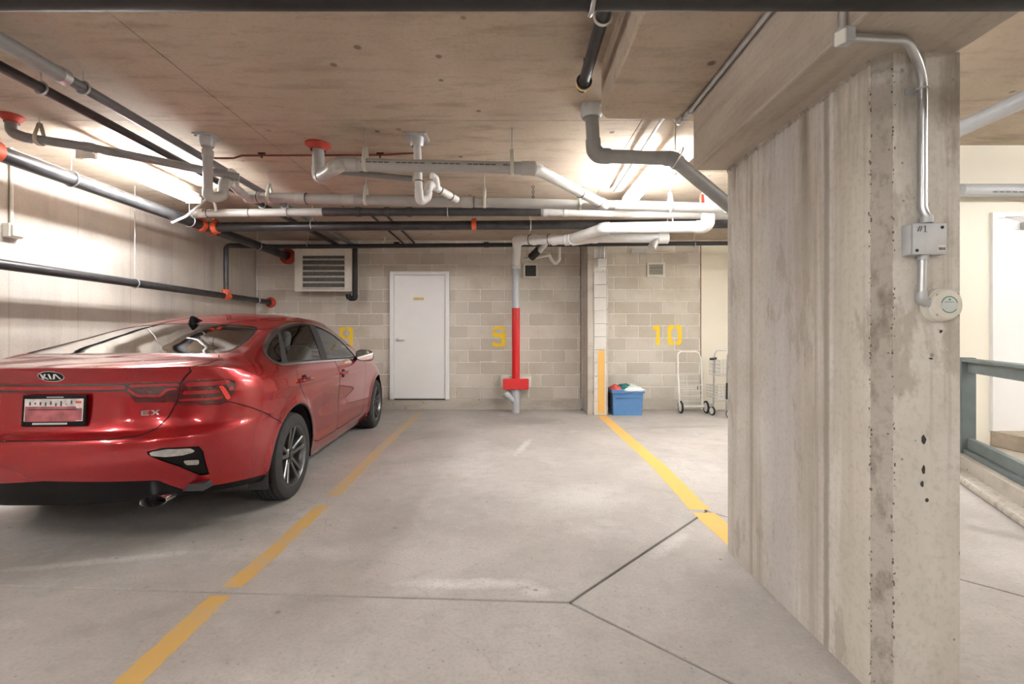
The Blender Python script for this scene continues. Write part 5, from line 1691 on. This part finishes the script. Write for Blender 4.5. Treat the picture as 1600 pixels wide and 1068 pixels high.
for mir in (False, True):
    side = 'right' if not mir else 'left'
    d_ = build('rear_door', [rd], 'car_red', mirror=mir)
    f_ = build('front_door', [fd], 'car_red', mirror=mir)
    lamp = build('tail_light', [lo], 'lamp_dark', mirror=mir, push=-.001)
    strips = [cut(lo, G_sz(p))[0] for p in STR_O]
    build('lamp_strip', strips, 'lamp_red', parent=lamp, mirror=mir, push=.0012)
    build('lamp_reflector', [strips[1]], 'lamp_bright', parent=lamp, mirror=mir, push=.002)
    lamp = build('trunk_light', [li], 'lamp_dark', parent=tl, mirror=mir, push=-.001)
    build('trunk_light_strip', [cut(li, G_sz(p))[0] for p in STR_I], 'lamp_red', parent=tl, mirror=mir, push=.0012)
    r0 = build('bumper_vent', [rf], 'car_black', parent=bp_, mirror=mir, push=-.012)
    build('reversing_lens', [cut(rf, G_sz([(.505, .583), (.582, .591), (.695, .579), (.725, .556), (.66, .545), (.578, .548), (.514, .562)]))[0]], 'lamp_clear', parent=bp_, mirror=mir, push=-.006)
    build('reversing_lens', [cut(rf, G_sz([(.655, .515), (.735, .505), (.732, .474), (.672, .484)]))[0]], 'lamp_clear', parent=bp_, mirror=mir, push=-.006)
    build('window_trim', [trim], 'chrome', mirror=mir, push=.0025)
    build('window_surround', [border, pil1, pil2], 'car_trim', mirror=mir, push=.0005)
    build('quarter_window', [quarter], 'car_glass_dark', mirror=mir, push=-.002)
    build('rear_side_window', [rear_glass_side], 'car_glass', parent=d_, mirror=mir, push=-.003)
    build('front_side_window', [front_glass], 'car_glass', parent=f_, mirror=mir, push=-.003)
    build('arch_lip', [ARCH_LIPS[0]], 'car_trim', mirror=mir, push=-.002)
    build('arch_lip', [ARCH_LIPS[1]], 'car_trim', mirror=mir, push=-.002)
    build('headlight', [hl], 'lamp_clear', mirror=mir, push=-.002)
    sx = -1 if mir else 1
    # door handles: a cup in the door with a bar over it
    for (par, yy, zz) in ((d_, .14, .868), (f_, 1.16, .842)):
        p, n = side_at(yy, zz)
        obj('handle_cup', MB().lathe([(0, .044), (.001, .040), (-.006, .012), (-.008, 0)], (sx * (p.x + .0005), p.y, p.z), (sx, 0, 0), 20), 'car_gap', par)
        hb = fillet([(p.x - .004, yy - .105, zz + .004), (p.x + .030, yy - .085, zz + .006), (p.x + .034, yy, zz + .006), (p.x + .030, yy + .085, zz + .004), (p.x - .004, yy + .105, zz)], .03)
        obj('door_handle', MB().tube([(sx * q[0], q[1], q[2]) for q in hb], .0135, 12), 'car_red', par)
    # mirror
    mm = MB().tube([(sx * .80, 1.80, .955), (sx * .90, 1.79, .972)], .022, 10)
    mr = obj('mirror', mm, 'car_trim', f_)
    hv, hf = [], []
    for j in range(13):
        t = j / 12
        y = 1.705 + .165 * t
        k = math.sqrt(max(0, 1 - t ** 2.4))
        for i in range(20):
            a = 2 * math.pi * i / 20
            ca, sa = math.cos(a), math.sin(a)
            e = lambda v: math.copysign(abs(v) ** .65, v)
            hv.append((sx * (.965 + .098 * k * e(ca) - .015 * t), y, .995 + .064 * k * e(sa) - .006 * ca))
    for j in range(12):
        for i in range(20):
            hf.append((j * 20 + i, j * 20 + (i + 1) % 20, (j + 1) * 20 + (i + 1) % 20, (j + 1) * 20 + i))
    obj('mirror_housing', MB().add(hv, hf), 'car_black', f_, 50)
    mg = [(sx * (.965 + .090 * (.999) * math.copysign(abs(math.cos(a)) ** .65, math.cos(a))), 1.712, .995 + .057 * math.copysign(abs(math.sin(a)) ** .65, math.sin(a)) - .006 * math.cos(a)) for a in [2 * math.pi * i / 24 for i in range(24)]]
    obj('mirror_glass', MB().add(mg, [tuple(range(24))]), 'mirror_silver', f_, 0)
    # exhaust tip and mud flap
    ex = MB(); vs_, fs_ = [], []
    for (dy, k) in ((.10, .9), (-.012, 1.0), (-.016, .95), (-.01, .90), (.09, .80)):
        for i in range(24):
            a = 2 * math.pi * i / 24
            vs_.append((sx * (.508 + .060 * k * math.cos(a)), -.945 + dy + .018 * math.cos(a), .316 + .030 * k * math.sin(a)))
    for j in range(4):
        for i in range(24):
            fs_.append((j * 24 + i, j * 24 + (i + 1) % 24, (j + 1) * 24 + (i + 1) % 24, (j + 1) * 24 + i))
    if not mir:
        obj('exhaust_tip', ex.add(vs_, fs_), 'chrome', car)
        obj('exhaust_pipe', MB().cyl((.508, -.85, .318), (.508, -.5, .32), .034, 14), 'rim_dark', car)
    obj('mud_flap', MB().box(sx * .79 - .065, sx * .79 + .065, -.392, -.380, .185, .46), 'car_trim', car, 0, .004)

# inside lining of the cabin, seats, dash
lin, _ = cut(M, lambda V: np.minimum(np.minimum(V[:, 1] + .58, 2.4 - V[:, 1]), V[:, 7] - .5))
build('cabin_lining', [lin], 'cabin_grey', both=True, push=-.022)
dl = [cut(q, lambda V: V[:, 2] - .5)[0] for q in (rd, fd)]
build('door_lining', dl, 'cabin_grey', both=True, push=-.05)
def cushion(name, c, sx_, sy_, sz_, tilt, mat='seat_grey', parent=None):
    me = MB().box(-sx_, sx_, -sy_, sy_, -sz_, sz_).mesh(name, 60)
    o = link(name, me, mat, parent if parent is not None else car)
    o.location = c; o.rotation_euler = (tilt, 0, 0)
    md = o.modifiers.new('bevel', 'BEVEL'); md.width = min(sx_, sy_, sz_) * .8; md.segments = 4
    return o
for x in (-.37, .37):
    cushion('front_seat', (x, 1.28, .46), .25, .27, .08, .12)
    cushion('front_seat_back', (x, .98, .80), .24, .07, .33, -.30)
    cushion('front_headrest', (x, .84, 1.17), .13, .045, .09, -.25)
cushion('rear_seat', (0, .42, .46), .64, .26, .08, .12)
cushion('rear_seat_back', (0, .12, .78), .63, .08, .30, -.38)
for x in (-.38, .38):
    cushion('rear_headrest', (x, -.03, 1.10), .12, .04, .06, -.3)
obj('parcel_shelf', MB().box(-.66, .66, -.50, .02, .97, 1.0), 'cabin_grey', car, 0)
obj('dashboard', MB().prism([(1.85, .60), (1.80, .92), (1.95, .97), (2.35, .97), (2.45, .60)], (-.72, 0, 0), (0, 1, 0), (0, 0, 1), (1, 0, 0), 1.44), 'cabin_grey', car, 0, .03)
obj('steering_wheel', MB().ring((-.37, 1.70, .86), (0, -1, .45), .18, .015), 'car_trim', car)
obj('floor_pan', MB().box(-.60, .60, -.30, 3.3, .20, .27).box(-.79, -.60, .42, 2.28, .18, .27).box(.60, .79, .42, 2.28, .18, .27).box(-.70, .70, -.84, -.42, .33, .37), 'car_trim', car, 0)
obj('firewall', MB().box(-.75, .75, 2.38, 2.42, .27, .95), 'car_trim', car, 0)
obj('boot_wall', MB().box(-.66, .66, -.02, 0, .27, .97), 'car_trim', car, 0)

# shark fin
mb = MB()
fz = float(f_zc(.27)) - .004
vs_, fs_ = [], []
for (y, h, w) in ((.36, .0, .012), (.31, .022, .022), (.25, .052, .020), (.215, .066, .010), (.20, .062, .006), (.205, .0, .018)):
    zb = float(f_zc(y)) - .004
    vs_ += [(-w * 1.4, y, zb), (-w * .25, y, zb + h), (w * .25, y, zb + h), (w * 1.4, y, zb)]
for i in range(5):
    for j in range(3):
        a = i * 4 + j
        fs_.append((a, a + 1, a + 5, a + 4))
obj('antenna_fin', mb.add(vs_, fs_), 'car_black', car, 50)

# wheels
tyre_prof = [(-.100, .214), (-.1075, .225), (-.112, .255), (-.107, .288), (-.096, .306), (-.080, .3145)]
for c in (-.052, -.018, .018, .052):
    tyre_prof += [(c - .006, .318), (c - .004, .310), (c + .004, .310), (c + .006, .318)]
tyre_prof += [(.080, .3145), (.096, .306), (.107, .288), (.112, .255), (.1075, .225), (.100, .214)]
me_tyre = MB().lathe(tyre_prof, (0, 0, 0), (1, 0, 0), 64).mesh('tyre', 30); me_tyre.materials.append(MATS['tyre'])
me_barrel = MB().lathe([(-.09, .20), (-.02, .192), (.06, .198), (.092, .205), (.104, .2165), (.104, .222), (.098, .2225), (.09, .215)], (0, 0, 0), (1, 0, 0), 56).mesh('rim_barrel', 40); me_barrel.materials.append(MATS['rim_grey'])
me_back = MB().lathe([(-.01, 0), (-.01, .20)], (0, 0, 0), (1, 0, 0), 40).lathe([(.0, .05), (.0, .145), (.012, .145), (.012, .05)], (0, 0, 0), (1, 0, 0), 40).mesh('brake_disc', 40); me_back.materials.append(MATS['rim_dark'])
mb = MB()
for k in range(5):
    a0 = 2 * math.pi * k / 5 + .3
    for sgn in (-1, 1):
        a_in, a_out = a0 + sgn * .30, a0 + sgn * .185
        q0 = Vector((0, math.cos(a_in), math.sin(a_in))) * .052; q1 = Vector((0, math.cos(a_out), math.sin(a_out))) * .211
        d = (q1 - q0).normalized(); n = Vector((1, 0, 0)).cross(d)
        vs_ = []
        for (q, xf, w) in ((q0, .072, .0135), (q0.lerp(q1, .5), .084, .0125), (q1, .097, .0165)):
            vs_ += [q + n * w + Vector((xf - .006, 0, 0)), q + n * w * .55 + Vector((xf, 0, 0)), q - n * w * .55 + Vector((xf, 0, 0)), q - n * w + Vector((xf - .006, 0, 0)), q - n * w + Vector((xf - .035, 0, 0)), q + n * w + Vector((xf - .035, 0, 0))]
        fs_ = [(6 * j + i, 6 * j + (i + 1) % 6, 6 * j + 6 + (i + 1) % 6, 6 * j + 6 + i) for j in range(2) for i in range(6)]
        mb.add(vs_, fs_)
me_spoke = mb.mesh('spokes', 30); me_spoke.materials.append(MATS['rim_grey'])
mb = MB().lathe([(.03, .062), (.066, .060), (.074, .052), (.076, .034), (.072, .030)], (0, 0, 0), (1, 0, 0), 30)
me_hub = mb.mesh('hub', 30); me_hub.materials.append(MATS['rim_grey'])
me_cap = MB().lathe([(.07, .031), (.080, .029), (.083, .02), (.083, 0)], (0, 0, 0), (1, 0, 0), 24).mesh('centre_cap', 40); me_cap.materials.append(MATS['car_trim'])
mb = MB()
for k in range(5):
    a = 2 * math.pi * k / 5 + .3 + math.pi / 5
    mb.lathe([(.06, .008), (.079, .008), (.081, 0)], (0, .044 * math.cos(a), .044 * math.sin(a)), (1, 0, 0), 6)
me_lug = mb.mesh('lug_nuts', 30); me_lug.materials.append(MATS['rim_dark'])
for yy in (0, WB):
    for sx in (1, -1):
        w = link('wheel', me_tyre, None, car)
        w.location = (sx * .772, yy, WR)
        w.rotation_euler = (0 if sx > 0 else 0, 0, 0 if sx > 0 else math.pi)
        for nm, me in (('rim_barrel', me_barrel), ('brake_disc', me_back), ('rim_spokes', me_spoke), ('hub', me_hub), ('centre_cap', me_cap), ('lug_nuts', me_lug)):
            link(nm, me, None, w)
        # wheel well
        vs_, fs_ = [], []
        R0 = .372
        for i in range(25):
            a = math.radians(-18 + 216 * i / 24)
            for x in (.50, .865):
                vs_.append((sx * x, yy + R0 * math.cos(a), .33 + R0 * math.sin(a)))
        for i in range(24):
            fs_.append((2 * i, 2 * i + 1, 2 * i + 3, 2 * i + 2))
        fs_.append(tuple(2 * i for i in range(25)))
        obj('wheel_well', MB().add(vs_, fs_), 'car_gap', car, 0)

# ---- badges, number plate
def on_rear(poly, mat, name, parent, lift=.001, thick=.004, cx=0.0, cz=0.0, seg=None):
    """flat piece following the tail: outline in x/z, each corner set on the skin"""
    mb = MB(); a, b = [], []
    for (x, z) in poly:
        p, n = rear_at(cx + x, cz + z)
        a.append(p + n * lift); b.append(p + n * (lift + thick))
    m = len(poly)
    mb.add(a + b, [tuple(range(m))[::-1], tuple(range(m, 2 * m))] + [(i, (i + 1) % m, m + (i + 1) % m, m + i) for i in range(m)])
    return obj(name, mb, mat, parent, 0)
bz = .998
ovalp = lambda rx, rz: [(rx * math.cos(2 * math.pi * i / 32), rz * math.sin(2 * math.pi * i / 32)) for i in range(32)]
bd = on_rear(ovalp(.066, .029), 'chrome', 'badge', tl, 0, .003, .008, bz)
on_rear(ovalp(.062, .0255), 'car_black', 'badge_field', tl, .0025, .0012, .008, bz)
def letters(polys, mat, name, parent, cx, cz, sx, sz, lift, thick):
    for poly in polys:
        on_rear([(x * sx, z * sz) for x, z in poly], mat, name, parent, lift, thick, cx, cz)
Kl = [[(-1.0, -.5), (-.82, -.5), (-.82, .5), (-1.0, .5)], [(-.82, -.02), (-.56, .5), (-.34, .5), (-.66, .0), (-.30, -.5), (-.53, -.5), (-.82, -.10)]]
Il = [[(-.18, -.5), (.0, -.5), (.0, .5), (-.18, .5)]]
Al = [[(.10, -.5), (.29, -.5), (.56, .34), (.56, .5), (.42, .5)], [(.56, .34), (.82, -.5), (1.0, -.5), (.68, .5), (.56, .5)]]
letters(Kl + Il + Al, 'white_paint', 'badge_letter', tl, .008, bz, .047, .029, .0036, .0015)
El = [[(-1, -.5), (-.8, -.5), (-.8, .5), (-1, .5)], [(-.8, .3), (-.1, .3), (-.1, .5), (-.8, .5)], [(-.8, -.1), (-.2, -.1), (-.2, .1), (-.8, .1)], [(-.8, -.5), (-.1, -.5), (-.1, -.3), (-.8, -.3)]]
Xl = [[(.05, -.5), (.30, -.5), (1.0, .5), (.75, .5)], [(.05, .5), (.30, .5), (1.0, -.5), (.75, -.5)]]
letters(El + Xl, 'chrome', 'trim_letter', tl, .462, .789, .040, .026, .0005, .004)
px_, pz_ = .018, .815
pn, nn_ = rear_at(px_, pz_)
def plate(w0, w1, z0, z1, mat, name, lift, thick=.003, x=0.0):
    tilt = Vector((0, -1.0, 0.06)).normalized(); upv = Vector((0, .06, 1)).normalized()
    c = Vector((px_ + x, pn.y - .012, pz_)) + tilt * lift
    return obj(name, MB().prism([(w0, z0), (w1, z0), (w1, z1), (w0, z1)], c, (1, 0, 0), upv, tilt, thick), mat, tl, 0, label=None)
plate(-.16, .16, -.082, .082, 'car_black', 'plate_frame', 0, .010)
plate(-.148, .148, -.056, .062, 'plate_white', 'number_plate', .0095, .002)
plate(-.143, .112, -.058, .022, 'plate_smear', 'plate_smear', .0115, .0005)
plate(.112, .143, -.052, .012, 'plate_smear', 'plate_smear', .0115, .0005)
rp = random.Random(11)
for k in range(9):
    x0 = -.140 + k * .026
    plate(x0 + .016, x0 + .024, .022 + rp.uniform(0, .012), .034 + rp.uniform(0, .02), 'print_dark', 'plate_lettering', .0118, .0004)
plate(.108, .138, .038, .050, 'cloth_red', 'plate_sticker', .0118, .0004)
plate(-.13, .12, .003, .008, 'car_trim', 'plate_lettering', .0121, .0003)
plate(-.105, .07, -.074, -.064, 'galvanised_dull', 'frame_lettering', .0102, .0003)
plate(-.04, .045, .068, .073, 'galvanised_dull', 'frame_lettering', .0102, .0003)
